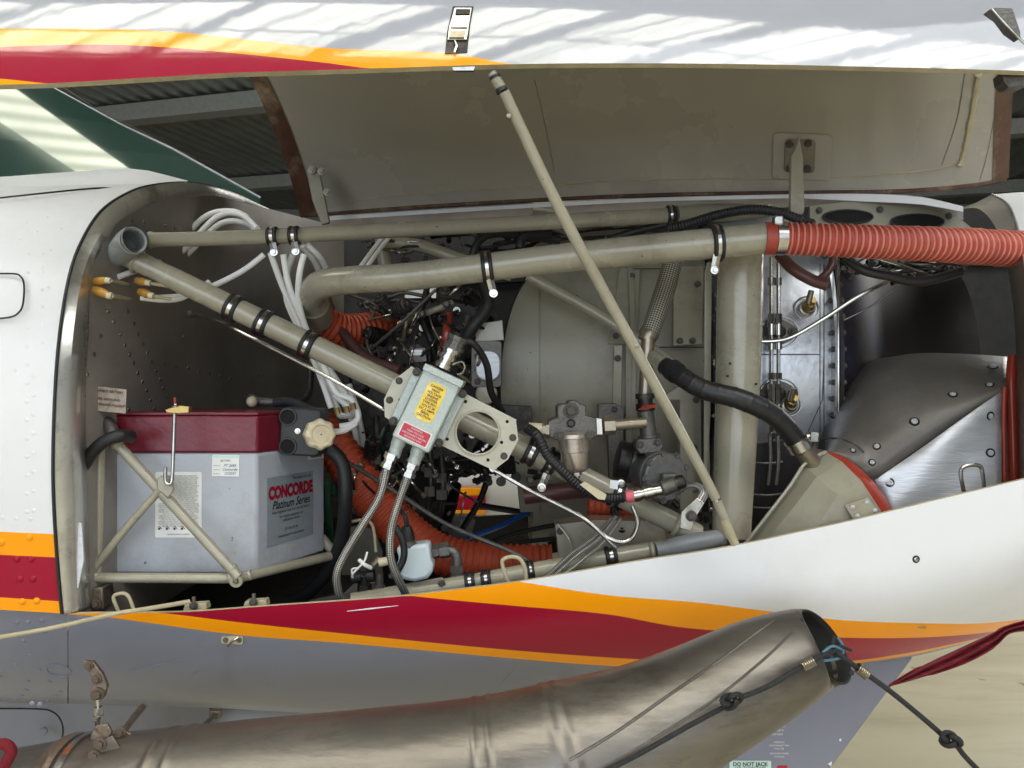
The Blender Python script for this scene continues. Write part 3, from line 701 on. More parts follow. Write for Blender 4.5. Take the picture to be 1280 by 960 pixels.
# ================================================================ SUPPORT ROD
sr = thing('support_rod', P(918, 678, 1.02), 'slim tan prop rod holding the raised cowling door open', 'prop rod')
mb = MB(); pipe(mb, [(630, 114, .868, 6.8), (700, 262, .91, 7.4), (800, 447, .96, 7.0), (880, 594, 1.0, 6.3), (906, 648, 1.012, 5.6)], seg=18); mb.build('rod_tube', 'tan', sr)
mb = MB(); pipe(mb, [(614, 90, .862, 5), (619, 98, .864, 6.6), (628, 113, .867, 7.4)], seg=14); mb.build('upper_fitting', 'tan2', sr)
mb = MB(); pipe(mb, [(618, 95, .863, 7.2), (619.5, 98, .863, 7.2)], seg=14); pipe(mb, [(626, 110.5, .866, 7.7), (628, 115, .866, 7.7)], seg=14); mb.build('rubber_ring', 'rubber', sr)
mb = MB(); pipe(mb, [(905, 646, 1.012, 5.2), (910, 661, 1.016, 6.2), (919, 680, 1.02, 5)], seg=12); mb.build('lower_fitting', 'sealant', sr)
mb = MB(); pipe(mb, [(895, 624, 1.005, 5.9), (896, 626, 1.005, 5.9)], seg=12); mb.build('rod_collar', 'steel', sr)
for x, y in ((795, 432), (636, 147)): stud('rivet', 'tan', sr, P(x, y, .955 if x > 700 else .875)+Vector((0, -.006, 0)), (0, -1, 0), .0025)
# ================================================================ WINDSHIELD
ws = thing('windshield', P(170, 240, 1.7), 'dark green tinted windshield glass left of the raised door', 'windshield')
a, b, c, e = P(-100, 60, 1.36), P(20, 60, 1.95), P(330, 252, 2.3), P(-100, 236, 1.42)
WA, WB, WC = P(-60, 215, 1.45), P(325, 249, 2.35), P(60, 100, 2.0)
wn = (WB-WA).cross(WC-WA).normalized()
def onpl(x, y):
    dr_ = (P(x, y, 1)-CAMP); t = (WA-CAMP).dot(wn)/dr_.dot(wn); return CAMP+dr_*t
gp = [onpl(x, y) for x, y in ((-70, 60), (-20, 60), (60, 106), (150, 156), (215, 187), (325, 248), (325, 262), (200, 240), (60, 232), (-70, 232))]
mb = MB(); mb.extr(gp, -wn*.006 if wn.dot(CAMP-WA) > 0 else wn*.006); mb.build('windshield_glass', 'glass', ws, recalc=True)
mb = MB(); mb.tube([onpl(60, 106), onpl(150, 155), onpl(215, 186), onpl(325, 247)], [.002, .002, .0035, .0035], 8); mb.build('windshield_trim', 'alu', ws)
mb = MB(); mb.tube([onpl(66, 100), onpl(120, 136), onpl(240, 196)], .0012, 6); mb.build('wiper_arm', 'mid', ws)
# ================================================================ TOP STRIP, RIGHT TRAY, NOSE BOWL
tp = thing('top_fairing', P(800, 262, 1.5), 'white centre strip along the top hinge line of the nose', 'fairing')
mb = MB(); g = []
TS = [(408, 271), (500, 265), (640, 256.5), (800, 248), (900, 245), (1000, 243), (1100, 243), (1160, 248), (1200, 259)]
for i in range(33):
    x = 408+(1204-408)*i/32; y = slerp(TS, x); d = 1.575-.3*(x-400)/800; th = 4.6 if x < 1000 else 4.6+5*math.sin(math.pi*(x-1000)/220)
    g.append([P(x, y-1, d+.03), P(x, y, d-.005), P(x, y+th, d-.004), P(x, y+th, d+.03)])
mb.grid(g); mb.build('fairing_strip', 'white', tp, ang=50, recalc=False)
mb = MB(); g = []
for i in range(33):
    x = 408+(1204-408)*i/32; y = slerp(TS, x); d = 1.62-.3*(x-400)/800
    g.append([P(x, y+3.3, d), P(x, y+16, d), P(x, y+17, d+.2)])
mb.grid(g); mb.build('hinge_web', 'firewall', tp, ang=50, recalc=False)
ty = thing('inlet_tray', P(1090, 300, 1.3), 'tan tray with two oval openings beneath the top strip', 'tray')
TRO = [(1012, 257), (1060, 252), (1130, 256), (1190, 264), (1215, 285), (1212, 305), (1012, 305)]
def trd(x, y): return 1.32
mb = MB(); mb.prism(TRO, 1.32, .004); mb.build('tray_plate', 'tan2', ty, bevel=.001)
for cx, cy, rx, ry in ((1060, 271, 31, 8.5), (1147, 277, 33, 9)):
    mb = MB(); n = 28; o_ = [P(cx+rx*math.cos(2*math.pi*i/n), cy+ry*math.sin(2*math.pi*i/n), 1.3165) for i in range(n)]
    mb.extr(o_, (0, .002, 0)); mb.build('oval_opening', 'soot', ty)
    mb = MB(); mb.tube(o_+[o_[0]], .0016, 6, False); mb.build('opening_flange', 'dark', ty)
for x, y in ((1024, 263), (1100, 262), (1186, 270)): stud('bolt', 'mid', ty, P(x, y, 1.319), (0, -1, 0), .004)
nb_ = thing('nose_bowl', P(1270, 600, 1.2), 'white nose bowl edge with dark inner lip at the right end of the bay', 'nose cowl')
oa = [(1240, 243, 1.40), (1262, 258, 1.3), (1276, 300, 1.2), (1284, 360, 1.12), (1290, 450, 1.08), (1292, 620, 1.08)]
ia = [(1198, 262, 1.45), (1225, 262, 1.35), (1248, 292, 1.26), (1262, 350, 1.2), (1270, 440, 1.18), (1274, 620, 1.18)]
oq = smooth([a+(0,) for a in oa], 8); iq = smooth([a+(0,) for a in ia], 8)
mb = MB(); mb.grid([[P(*a[:3]), P(*a[:3]).lerp(P(*b[:3]), .5)+Vector((.004, 0, 0)), P(*b[:3]), P(b[0]+60, b[1]+10, b[2]+.2)] for a, b in zip(oq, iq)]); mb.build('inner_lip', 'firewall', nb_, ang=60, recalc=False)
mb = MB(); mb.grid([[P(*a[:3]), P(a[0]+25, a[1]-2, a[2]-.02), P(a[0]+150, a[1]-10, a[2]-.02)] for a in oq]); mb.build('outer_skin', 'white', nb_, ang=60, recalc=False)
mb = MB(); mb.tube([P(*a[:3]) for a in oq], .0018, 8); mb.build('lip_edge', 'rim', nb_)
for y, x in ((300, 1262), (360, 1273), (400, 1277)): stud('rivet', 'alu', nb_, P(x, y, 1.2), (-.5, -1, 0), .003)
# ================================================================ clamps
def clamp(parent, x, y, d, ang, r, w=10, tab=None, nm='cushion_clamp'):
    """rubber cushion pair and steel band round a tube whose axis points at ang (deg, photo plane)"""
    a = math.radians(ang); ax = Vector((math.cos(a), 0, -math.sin(a))); c = P(x, y, d); R_ = r*K*d; W = w*K*d
    mb = MB()
    for s in (-1, 1): mb.lathe(c+ax*s*W*.33, ax, [(-W*.2, R_*.98), (-W*.2, R_*1.16), (-W*.1, R_*1.25), (W*.1, R_*1.25), (W*.2, R_*1.16), (W*.2, R_*.98)], 24)
    o = mb.build('cushion_clamp', 'rubber', parent)
    mb = MB(); mb.lathe(c, ax, [(-W*.16, R_), (-W*.16, R_*1.2), (W*.16, R_*1.2), (W*.16, R_)], 24); mb.build('clamp_band', 'steel', o)
    if tab:
        tx, ty_ = tab; mb = MB(); t0 = P(x+tx, y+ty_, d-.01); mb.tube([c.lerp(t0, .45)+Vector((0, -R_*.5, 0)), t0], W*.35, 4, flat=.35); mb.build('clamp_tab', 'steel', o)
        stud('bolt', 'steel', o, t0+Vector((0, -W*.2, 0)), (0, -1, 0), W*.3)
    return o
# ================================================================ ENGINE MOUNT TRUSS
em = thing('engine_mount', P(160, 330, 1.13), 'tan tubular engine mount truss crossing the bay from the upper left', 'engine mount')
mb = MB(); pipe(mb, [(182, 300, 1.14, 9), (330, 296, 1.2, 9.5), (600, 282, 1.3, 9.6), (840, 269, 1.38, 9.8)], seg=20); mb.build('upper_tube', 'tan', em)
mb = MB(); pipe(mb, [(845, 268, 1.38, 11), (900, 266, 1.4, 11.5), (965, 264, 1.42, 9)], seg=18); mb.build('tube_sleeve', 'tan2', em)
mb = MB(); pipe(mb, [(150, 316, 1.125, 13), (427, 450, 1.14, 15), (660, 563, 1.17, 14.5), (872, 668, 1.2, 13)], seg=24); mb.build('diagonal_tube', 'tan', em)
mb = MB(); pipe(mb, [(135, 325, 1.12, 9), (150, 316, 1.115, 16), (162, 303, 1.10, 17.5), (170, 299, 1.09, 17.5)], seg=24, caps=False)
o_ = P(166, 301, 1.09); axv = (P(176, 297, 1.06)-P(160, 304, 1.1)).normalized()
mb.lathe(o_, axv, [(0, .0176), (.002, .018), (.003, .0165), (.001, .0145), (-.035, .0140), (-.035, .0001)], 28); mb.build('node_socket', 'grey_node', em)
mb = MB(); pipe(mb, [(440, 752, 1.13, 11), (560, 733, 1.14, 10.5), (700, 708, 1.16, 11), (800, 690, 1.18, 10.5), (905, 673, 1.19, 9)], seg=20); mb.build('lower_tube', 'tan', em)
mb = MB(); pipe(mb, [(820, 688, 1.17, 9), (850, 682, 1.175, 12), (885, 675, 1.185, 11.5), (905, 671, 1.19, 9)], seg=16); mb.build('front_node', 'grey_node', em)
mb = MB(); pipe(mb, [(470, 303, 1.42, 7), (520, 306, 1.42, 8), (570, 322, 1.42, 8), (640, 345, 1.42, 8)], seg=14); mb.build('cross_tube', 'tan', em)
mb = MB(); pipe(mb, [(478, 306, 1.44, 9), (484, 345, 1.44, 9)], seg=14); mb.build('short_tube', 'tan', em)
mb = MB(); pipe(mb, [(660, 345, 1.36, 7), (760, 400, 1.34, 7.5), (850, 462, 1.3, 8)], seg=14); mb.build('rear_brace_tube', 'tan', em)
for x, y, d, r in ((292, 385, 1.134, 14.4), (330, 404, 1.136, 14.6), (386, 431, 1.138, 14.8), (664, 565, 1.17, 14.6)): clamp(em, x, y, d, 26, r, 15)
clamp(em, 689, 577, 1.173, 26, 14.5, 13, tab=(-12, 32)); clamp(em, 770, 618, 1.185, 26, 14, 12, tab=(6, -14))
clamp(em, 341, 295.5, 1.2, -2, 9.7, 12, tab=(2, 20)); clamp(em, 368, 294.5, 1.21, -2, 9.7, 12, tab=(2, 20)); clamp(em, 838, 269, 1.38, -3, 10, 9)
clamp(em, 588, 728, 1.143, -8, 10.6, 12); clamp(em, 608, 725, 1.145, -8, 10.6, 12); clamp(em, 664, 714, 1.155, -9, 11, 8); clamp(em, 764, 696, 1.172, -9, 11, 14)
for x, y, d, a, r in ((189, 300, 1.145, 0, 10.2), (172, 327, 1.127, 27, 15), (470, 748, 1.133, -8, 11.6), (815, 688, 1.178, -8, 11), (845, 656, 1.19, 26, 14.6), (840, 268.6, 1.385, -2, 11.3), (960, 264.5, 1.42, -2, 11)):
    t = math.radians(a); ax = Vector((math.cos(t), 0, -math.sin(t))); mb = MB(); mb.lathe(P(x, y, d), ax, [(-.0035, r*K*d*.9), (-.0015, r*K*d*1.04), (.0012, r*K*d*1.04), (.0035, r*K*d*.9)], 28); mb.build('weld_bead', 'tan', em)
# ================================================================ DUCTS
bd = thing('bleed_air_duct', P(640, 340, 1.12), 'long tan air duct sweeping across the bay into the red hose', 'duct')
mb = MB(); pipe(mb, [(396, 392, 1.3, 16), (388, 372, 1.24, 18), (402, 356, 1.2, 18), (440, 350, 1.18, 17.5), (520, 345, 1.16, 17.5), (700, 323, 1.13, 18), (850, 308, 1.10, 19), (960, 298, 1.085, 19)], seg=28); mb.build('duct_tube', 'tan', bd)
mb = MB(); pipe(mb, [(392, 381, 1.265, 19), (398, 397, 1.31, 19)], seg=24); mb.build('duct_flange', 'tan2', bd)
clamp(bd, 609, 335, 1.145, -7, 17.8, 13, tab=(8, 32)); clamp(bd, 895, 304, 1.093, -5, 19, 13, tab=(-2, 34))
vd = thing('vertical_duct', P(920, 660, 1.2), 'upright thick tan duct left of the steel engine case', 'duct')
mb = MB(); pipe(mb, [(926, 300, 1.2, 28), (924, 420, 1.2, 28), (920, 540, 1.2, 26), (914, 670, 1.2, 24)], seg=32); mb.build('duct_tube', 'tan', vd)
for x, y in ((934, 372), (906, 455), (938, 480), (903, 470)): stud('rivet', 'dark', vd, P(x, y, 1.2)+Vector((0, -.029, 0)), (0, -1, 0), .0018)
mb = MB(); mb.prism([(884, 328), (898, 327), (899, 340), (890, 341), (888, 520), (884, 600), (880, 600), (881, 341)], 1.24, .004); vb = mb.build('edge_bracket', 'tan', vd, bevel=.0006)
# red scat hoses
def scat(name, label, pts, pitch, mats_, grp=None, amp=.07):
    t = thing(name, P(pts[0][0], pts[0][1]+20, pts[0][2]), label, 'hose', grp); mb = MB(); hose(mb, pts, pitch, amp); mb.build('hose_wall', mats_, t, ang=80); return t
h1 = scat('corrugated_hose', 'bright red corrugated hose running from the tan duct to the nose', [(978, 298, 1.08, 19.5), (1080, 302, 1.08, 20), (1180, 306, 1.12, 21), (1275, 312, 1.2, 22)], 7.6, ['scat2', 'scat_l'])
mb = MB(); pipe(mb, [(956, 298, 1.083, 20.2), (982, 298, 1.08, 20.2)], seg=28); mb.build('hose_cuff', 'scat2', h1)
mb = MB(); pipe(mb, [(968, 298, 1.08, 21), (980, 298, 1.08, 21)], seg=28); mb.build('hose_clamp', 'steel', h1)
mb = MB(); mb.box(P(972, 276, 1.07), (.012, .012, .012)); mb.build('clamp_screw', 'steel', h1, bevel=.002)
h2 = scat('corrugated_hose', 'orange red corrugated hose curving down behind the steel braided lines', [(395, 528, 1.42, 22), (420, 560, 1.4, 24), (450, 600, 1.38, 26), (490, 650, 1.36, 27), (545, 690, 1.34, 25), (610, 704, 1.34, 25), (690, 702, 1.34, 21)], 8.5, ['scat', 'scat'], amp=.06)
h3 = scat('corrugated_hose', 'dark red hose stub under the elbow of the tan duct', [(405, 402, 1.34, 19), (430, 412, 1.36, 19), (468, 408, 1.4, 18), (480, 400, 1.44, 17)], 7, ['scat', 'scat'])
h4 = scat('corrugated_hose', 'small red hose stub behind the diagonal mount tube below the fuel filter', [(735, 630, 1.34, 13), (765, 634, 1.34, 13), (790, 640, 1.36, 12)], 7, ['scat', 'scat'])
mb = MB(); pipe(mb, [(388, 398, 1.33, 14), (404, 402, 1.335, 14), (420, 410, 1.36, 13)], seg=18); mb.build('hose_adapter', 'tan2', h3)
# black wrapped drain hose
bh = thing('black_hose', P(1003, 565, 1.15), 'thick black wrapped hose clamped to the neck of the tan air box', 'hose')
mb = MB(); q = smooth([(832, 458, 1.16, 11), (850, 470, 1.13, 12), (880, 487, 1.11, 12.5), (925, 499, 1.10, 13), (968, 520, 1.11, 13), (998, 553, 1.13, 13)], 30)
mb.tube([P(*a[:3]) for a in q], [a[3]*K*a[2]*(1.03 if i % 12 < 2 else 1) for i, a in enumerate(q)], 22); mb.build('hose_wall', 'hoseblk', bh, ang=60)
mb = MB(); pipe(mb, [(818, 447, 1.2, 9), (836, 461, 1.15, 10)], seg=16); mb.build('hose_nipple', 'tan', bh)
mb = MB(); pipe(mb, [(840, 462, 1.145, 14), (846, 467, 1.135, 14)], seg=16); mb.build('hose_band', 'rubber', bh)
mb = MB(); pipe(mb, [(994, 549, 1.128, 15.5), (1001, 561, 1.13, 15.5)], seg=22); hc = mb.build('hose_clamp', 'steel', bh)
mb = MB(); pipe(mb, [(1008, 546, 1.11, 3.5), (1022, 543, 1.11, 3.5)], seg=8); mb.box(P(1017, 546, 1.108), (.009, .008, .012)); mb.build('clamp_screw', 'steel', hc)
mb = MB(); pipe(mb, [(1001, 561, 1.13, 11), (1015, 578, 1.14, 12)], seg=18); mb.build('pipe_neck', 'bronze', bh)
# maroon hoses
for nm, lab, pts, r in (('rubber_hose', 'maroon rubber hose curving behind the mount plate', [(408, 375, 1.36), (425, 410, 1.34), (455, 445, 1.32), (500, 463, 1.3)], 6.5),
                        ('rubber_hose', 'brown rubber hose hanging under the bright red hose, left one', [(975, 318, 1.2), (990, 335, 1.18), (1015, 350, 1.17), (1035, 356, 1.16)], 7.5),
                        ('rubber_hose', 'brown rubber hose looping up behind the bright red hose, right one', [(1018, 352, 1.19), (1030, 345, 1.19), (1040, 330, 1.2), (1042, 312, 1.2)], 5)):
    mb = MB(); pipe(mb, pts, r, seg=14); mb.build(nm, 'maroonhose', label=lab, cat='hose')
# maroon inner cross pipe
mb = MB(); pipe(mb, [(655, 620, 1.4), (700, 615, 1.4), (740, 612, 1.42)], 11, seg=14); mb.build('rubber_hose', 'maroonhose', label='dark maroon pipe crossing behind the clamped mount tube', cat='hose')
# black flexible conduits
def cond(pts, r, lab, m='rubber', pitch=4, nm='wire_conduit', amp=.08, cat='conduit', group=None, mat2=None):
    mb = MB(); hose(mb, [p+(r,) for p in pts], pitch, amp, 12); return mb.build(nm, [m, mat2 or m], ang=80, label=lab, cat=cat, group=group)
cond([(660, 536, 1.12), (672, 545, 1.10), (685, 570, 1.10), (705, 590, 1.10), (730, 612, 1.11), (755, 622, 1.13), (780, 622, 1.14)], 6.2, 'black ribbed conduit hanging from the plate end towards the pump connector')
mb = MB(); pipe(mb, [(572, 425, 1.12), (592, 430, 1.12), (608, 455, 1.14), (614, 490, 1.17), (628, 515, 1.2)], 4.5, seg=12); mb.build('wire_conduit', 'rubber', label='black cable arching from the silver connector behind the plate', cat='conduit')
mb = MB(); pipe(mb, [(600, 345, 1.28), (610, 380, 1.3), (590, 410, 1.3), (575, 440, 1.32), (560, 500, 1.36)], 8, seg=12); mb.build('wire_conduit', 'rubber', label='thick black sleeve descending behind the silver connector', cat='conduit')
cond([(838, 285, 1.3), (860, 280, 1.28), (900, 268, 1.26), (940, 262, 1.25), (975, 266, 1.25), (1000, 275, 1.25), (1015, 280, 1.26)], 6, 'black ribbed conduit looping above the end of the tan duct')
mb = MB(); pipe(mb, [(1055, 322, 1.15), (1080, 338, 1.14), (1110, 345, 1.14), (1150, 352, 1.15), (1200, 340, 1.18)], 6, seg=12); mb.build('wire_conduit', 'rubber', label='black cable under the bright red hose near the nose', cat='conduit')
mb = MB(); pipe(mb, [(410, 560, 1.22), (428, 580, 1.22), (432, 620, 1.22), (428, 670, 1.24), (415, 705, 1.26), (385, 740, 1.28), (350, 755, 1.3)], 9, seg=16); mb.build('battery_cable', 'rubber', label='thick black cable dropping down right of the battery', cat='cable')
mb = MB(); pipe(mb, [(100, 590, 1.07), (112, 570, 1.065), (130, 552, 1.06), (150, 545, 1.062), (164, 546, 1.08)], 8, seg=16); mb.build('battery_cable', 'rubber', label='short thick black sleeve bent over the left end of the battery', cat='cable')
mb = MB(); pipe(mb, [(352, 505, 1.3), (385, 495, 1.34), (388, 440, 1.4)], 4, seg=10); mb.build('wire_conduit', 'rubber', label='thin black cable rising behind the white wire bundle', cat='conduit')
# steel bright control rods
def rod(pts, r, m, lab, nm='control_rod', cat='rod', **kw):
    mb = MB(); pipe(mb, pts, r, seg=10); return mb.build(nm, m, label=lab, cat=cat, **kw)
rd = rod([(238, 394, 1.25), (262, 398, 1.18), (300, 415, 1.12), (400, 466, 1.10), (490, 518, 1.11)], 2.6, 'steel', 'polished steel rod running just below the diagonal mount tube')
mb = MB(); mb.ball(P(238, 393, 1.25), .006); mb.build('rod_end', 'mid', rd); WL[rd.name] = Vector(rd.location)
rod([(618, 588, 1.12), (660, 612, 1.12), (700, 632, 1.12), (735, 652, 1.12), (770, 685, 1.12)], 2.6, 'steel', 'polished steel rod emerging below the perforated plate')
rod([(948, 427, 1.21), (985, 423, 1.2), (1030, 398, 1.19), (1070, 372, 1.18), (1110, 352, 1.18)], 2.6, 'steel', 'bent bright steel tube crossing in front of the engine case')
rod([(1055, 400, 1.3), (1090, 382, 1.3), (1130, 352, 1.3)], 1.2, 'steel', 'thin lockwire strand crossing above the dark shroud')
rod([(425, 572, 1.3), (500, 618, 1.25), (560, 656, 1.22), (640, 690, 1.2), (668, 708, 1.2)], 2.8, 'mid', 'dull grey push rod lying across the orange red hose')
rod([(1050, 310, 1.2), (1120, 330, 1.2), (1165, 345, 1.22)], 2, 'steel', 'thin bright tube under the bright red hose')
rod([(545, 362, 1.28), (500, 405, 1.3), (465, 435, 1.34)], 2, 'mid', 'slim grey rod slanting over the accessory gearbox')
rod([(660, 640, 1.6), (620, 660, 1.55), (585, 672, 1.5)], 3, 'blue', 'bright blue flexible tube in the gap below the plate', 'fuel_line', 'tube')
rod([(720, 640, 1.13), (760, 672, 1.12), (785, 676, 1.12), (797, 655, 1.12), (790, 632, 1.12)], 2.8, 'steel', 'bent steel line looping below the pump connector', 'fuel_line', 'tube')
for i, pts in enumerate(([(770, 645, 1.16), (750, 672, 1.15), (720, 695, 1.14), (690, 722, 1.13)], [(776, 648, 1.16), (756, 676, 1.15), (728, 700, 1.14), (700, 722, 1.13)], [(764, 648, 1.17), (742, 672, 1.16), (712, 694, 1.15), (682, 722, 1.14)])):
    mb = MB(); pipe(mb, pts, 2.4, seg=8); mb.build('braided_cable', 'braid', label=['middle', 'right', 'left'][i]+' thin braided cable strand hanging over the lower mount tube', cat='cable', group='thin braided cables over the lower tube')
# black struts visible against the gap
for pts, r, lab in (([(570, 606, 1.7), (562, 640, 1.65), (545, 690, 1.6)], 7, 'black strut left of the orange glimpse'), ([(610, 596, 1.7), (600, 625, 1.7), (578, 662, 1.7)], 4, 'thin black strut right of the orange glimpse'),
                    ([(600, 632, 1.72), (700, 648, 1.72)], 4, 'dark horizontal tube across the gap'), ([(585, 690, 1.5), (640, 668, 1.5), (700, 655, 1.5)], 3, 'black cable across the bottom of the gap, upper one'),
                    ([(590, 700, 1.48), (640, 680, 1.48), (710, 672, 1.48)], 3, 'black cable across the bottom of the gap, lower one'), ([(690, 600, 1.55), (688, 650, 1.55), (692, 690, 1.55)], 6, 'black upright strut beside the cushion clamp')):
    mb = MB(); pipe(mb, pts, r, seg=10); mb.build('dark_strut', 'darker', label=lab, cat='strut')
# ================================================================ WHITE WIRES
grp = 'white wires of the bundle dropping from the clamps'
WN = {}
ORD = ['first', 'second', 'third', 'fourth', 'fifth', 'sixth', 'seventh', 'eighth']
def wire(pts, r=4.0, lab='white insulated wire in the bundle dropping from the tube clamps', g=grp, m='wire'):
    k_ = WN[g] = WN.get(g, -1)+1
    mb = MB(); pipe(mb, pts, r, seg=10); return mb.build('white_wire', m, label=(TIP[g][k_]+' '+lab), cat='wire', group=g)
TIP = {'white wires of the bundle dropping from the clamps': ['leftmost', 'second from left', 'rightmost', 'long middle', 'short right', 'short middle'],
 'white wires over the firewall top': ['outer low', 'inner low', 'highest', 'straight right', 'upper amber boot', 'lower amber boot', 'short left'],
 'wires gathered by the cream knob': ['top short', 'long hooked', 'lowest short', 'middle short', 'long upright left', 'long upright right'],
 'slanting wire pair': ['left', 'right'], 'grey wires under the duct': ['upper', 'middle', 'lower crossing']}
for pts in ([(338, 316, 1.2), (352, 355, 1.22), (372, 400, 1.24), (396, 458, 1.26), (415, 495, 1.28), (425, 520, 1.28)],
            [(354, 318, 1.2), (362, 360, 1.21), (378, 400, 1.23), (402, 455, 1.25), (424, 492, 1.26), (436, 516, 1.26)],
            [(380, 318, 1.2), (374, 345, 1.2), (374, 380, 1.22), (388, 425, 1.24), (412, 462, 1.25), (440, 505, 1.26)],
            [(366, 318, 1.22), (358, 345, 1.23), (360, 380, 1.24), (384, 430, 1.26), (404, 480, 1.27), (414, 510, 1.27)],
            [(384, 306, 1.22), (400, 322, 1.24), (412, 345, 1.28)], [(378, 308, 1.24), (392, 325, 1.26), (404, 350, 1.3)]): wire(pts)
L2 = 'white wire looping over the upper left of the firewall'
for pts in ([(190, 345, 1.3), (230, 312, 1.32), (270, 272, 1.34), (300, 268, 1.34), (322, 286, 1.3)], [(205, 345, 1.32), (240, 312, 1.34), (275, 280, 1.36), (305, 278, 1.36), (326, 292, 1.32)],
            [(180, 340, 1.3), (220, 305, 1.34), (258, 270, 1.36), (290, 264, 1.36), (310, 272, 1.34)], [(265, 358, 1.2), (290, 346, 1.2), (310, 334, 1.2), (330, 318, 1.2)], [(200, 372, 1.18), (225, 370, 1.18), (245, 366, 1.19), (262, 352, 1.2)],
            [(176, 372, 1.12), (205, 375, 1.14), (228, 372, 1.16), (250, 358, 1.18)], [(148, 346, 1.12), (165, 340, 1.14), (200, 328, 1.2)]):
    wire(pts, 3.6, L2, 'white wires over the firewall top')
L3 = 'grey white wire bundled below the diagonal tube beside the cream knob'
for k_, pts in enumerate(([(425, 520, 1.24), (443, 518, 1.22), (440, 508, 1.2)], [(404, 455, 1.2), (420, 490, 1.2), (440, 500, 1.2), (448, 520, 1.2), (440, 530, 1.2), (425, 533, 1.2)],
            [(412, 540, 1.2), (430, 538, 1.2), (446, 528, 1.2)], [(420, 495, 1.24), (432, 505, 1.22), (444, 512, 1.22)], [(412, 470, 1.44), (444, 540, 1.45), (450, 640, 1.46)], [(436, 480, 1.46), (452, 540, 1.47), (462, 640, 1.48)])):
    wire(pts, 3.9, L3, 'wires gathered by the cream knob')
for x, y in ((420, 514), (432, 512), (440, 508)):
    mb = MB(); pipe(mb, [(x, y-4, 1.19), (x+2, y+4, 1.19)], 4, seg=8); mb.build('wire_ferrule', 'gold', label={420: 'leftmost', 432: 'middle', 440: 'lowest rightmost'}[x]+' small brass ferrule on the gathered white wires', cat='ferrule', group='brass ferrules')
for x0, x1 in ((478, 440), (486, 448)): wire([(x0, 297, 1.4), ((x0+x1)/2, 322, 1.36), (x1-2, 352, 1.3)], 3, 'white wire slanting behind the two long tan tubes', 'slanting wire pair')
for pts in ([(455, 380, 1.38), (485, 372, 1.38), (505, 366, 1.38), (530, 370, 1.38)], [(465, 405, 1.38), (470, 385, 1.38), (495, 375, 1.38), (525, 378, 1.38)], [(438, 368, 1.36), (468, 380, 1.36), (485, 400, 1.36)]): wire(pts, 2.4, 'grey wire curving below the tan duct elbow', 'grey wires under the duct', 'mid')
for x0, y0, x1, y1, sc in ((120, 352, 134, 350, 4), (118, 362, 136, 369, 4.6), (172, 351, 184, 353, 4), (176, 365, 188, 369, 4.4)):
    OF = -.05 if x0 < 150 else 0; t = thing('terminal_boot', P(x0, y0+6, 1.11), 'amber terminal boot on the firewall at photo left, %s' % {120: 'upper of the left pair', 118: 'lower of the left pair', 172: 'upper of the right pair', 176: 'lower of the right pair'}[x0], 'terminal boot')
    mb = MB(); pipe(mb, [(x0, y0, 1.13+OF, sc*1.2), ((x0+x1)/2, (y0+y1)/2, 1.12+OF, sc*1.3), (x1, y1, 1.115+OF, sc*.9)], seg=12); mb.build('boot_sleeve', 'ylw', t)
    mb = MB(); pipe(mb, [(x1-2, y1, 1.115+OF, sc*.95), (x1+4, y1+1, 1.115+OF, sc*.95)], seg=12); mb.build('boot_collar', 'cream', t)
    mb = MB(); pipe(mb, [(x1+4, y1+1, 1.115+OF, sc*.55), (x1+26, y1+5, 1.13, sc*.5)], seg=10); mb.build('cable_stub', 'sealant', t)
# green hoses right of battery
for i, pts in enumerate(([(408, 600, 1.36), (410, 640, 1.36), (414, 690, 1.38)], [(418, 620, 1.4), (424, 580, 1.42), (470, 560, 1.5), (490, 500, 1.55)], [(440, 640, 1.42), (470, 560, 1.45), (500, 600, 1.5)])):
    mb = MB(); pipe(mb, pts, 5-i, seg=10); mb.build('green_hose', 'green', label=['straight dark green hose beside the battery', 'dark green hose bending behind the orange red hose', 'thin green hose far behind the steel braided lines'][i], cat='hose')
# ================================================================ BATTERY
bt = thing('battery', P(235, 718, 1.18), 'grey aircraft battery with a maroon lid sitting in the tan tube cradle', 'battery')
FL = P(143, 718, 1.12); FR = P(321, 718, 1.12); BR = P(406, 690, 1.27); BR.z = FL.z; BL = FL+(BR-FR)
zt = P(0, 566, 1.12).z; zl = P(0, 519, 1.12).z
mb = MB(); mb.extr([FL, FR, BR, BL], (0, 0, zt-FL.z)); case = mb.build('battery_case', 'bat', bt, bevel=.004)
cc = (FL+FR+BR+BL)/4
ex = lambda p, s: cc+(p-cc)*s
lidpts = [Vector((ex(p, 1.02).x, ex(p, 1.02).y, zt)) for p in (FL, FR, BR, BL)]
mb = MB(); mb.extr(lidpts, (0, 0, zl-zt)); lid = mb.build('battery_lid', 'lid', bt, bevel=.003)
mb = MB(); mb.extr([Vector((ex(p, 1.03).x, ex(p, 1.03).y, zl)) for p in (FL, FR, BR, BL)], (0, 0, .004)); mb.build('lid_rim', 'lid', lid, bevel=.001)
dx = (FR-FL).normalized(); dn = Vector((0, -1, 0)); 
def lab(poly, d, m, nm, parent, th=.0008, label=None):
    mb = MB(); mb.prism(poly, d, th); return mb.build(nm, m, parent, label=label)
wl = lab(rpoly(223, 631, rrect(58, 82, 2), 0), 1.1188, 'lab_w', 'warning_label', case)
random.seed(3)
words = ['DANGER', 'WARNING', 'ACID', 'BATTERY', 'SHIELD', 'EYES', 'EXPLOSIVE', 'GASES', 'VENT', 'AND', 'THE', 'OF', 'FLUSH', 'WATER', 'KEEP', 'AWAY', 'LEAD', 'SPARKS', 'FLAME', 'CHARGE', 'ONLY', 'WITH', 'TOOLS']
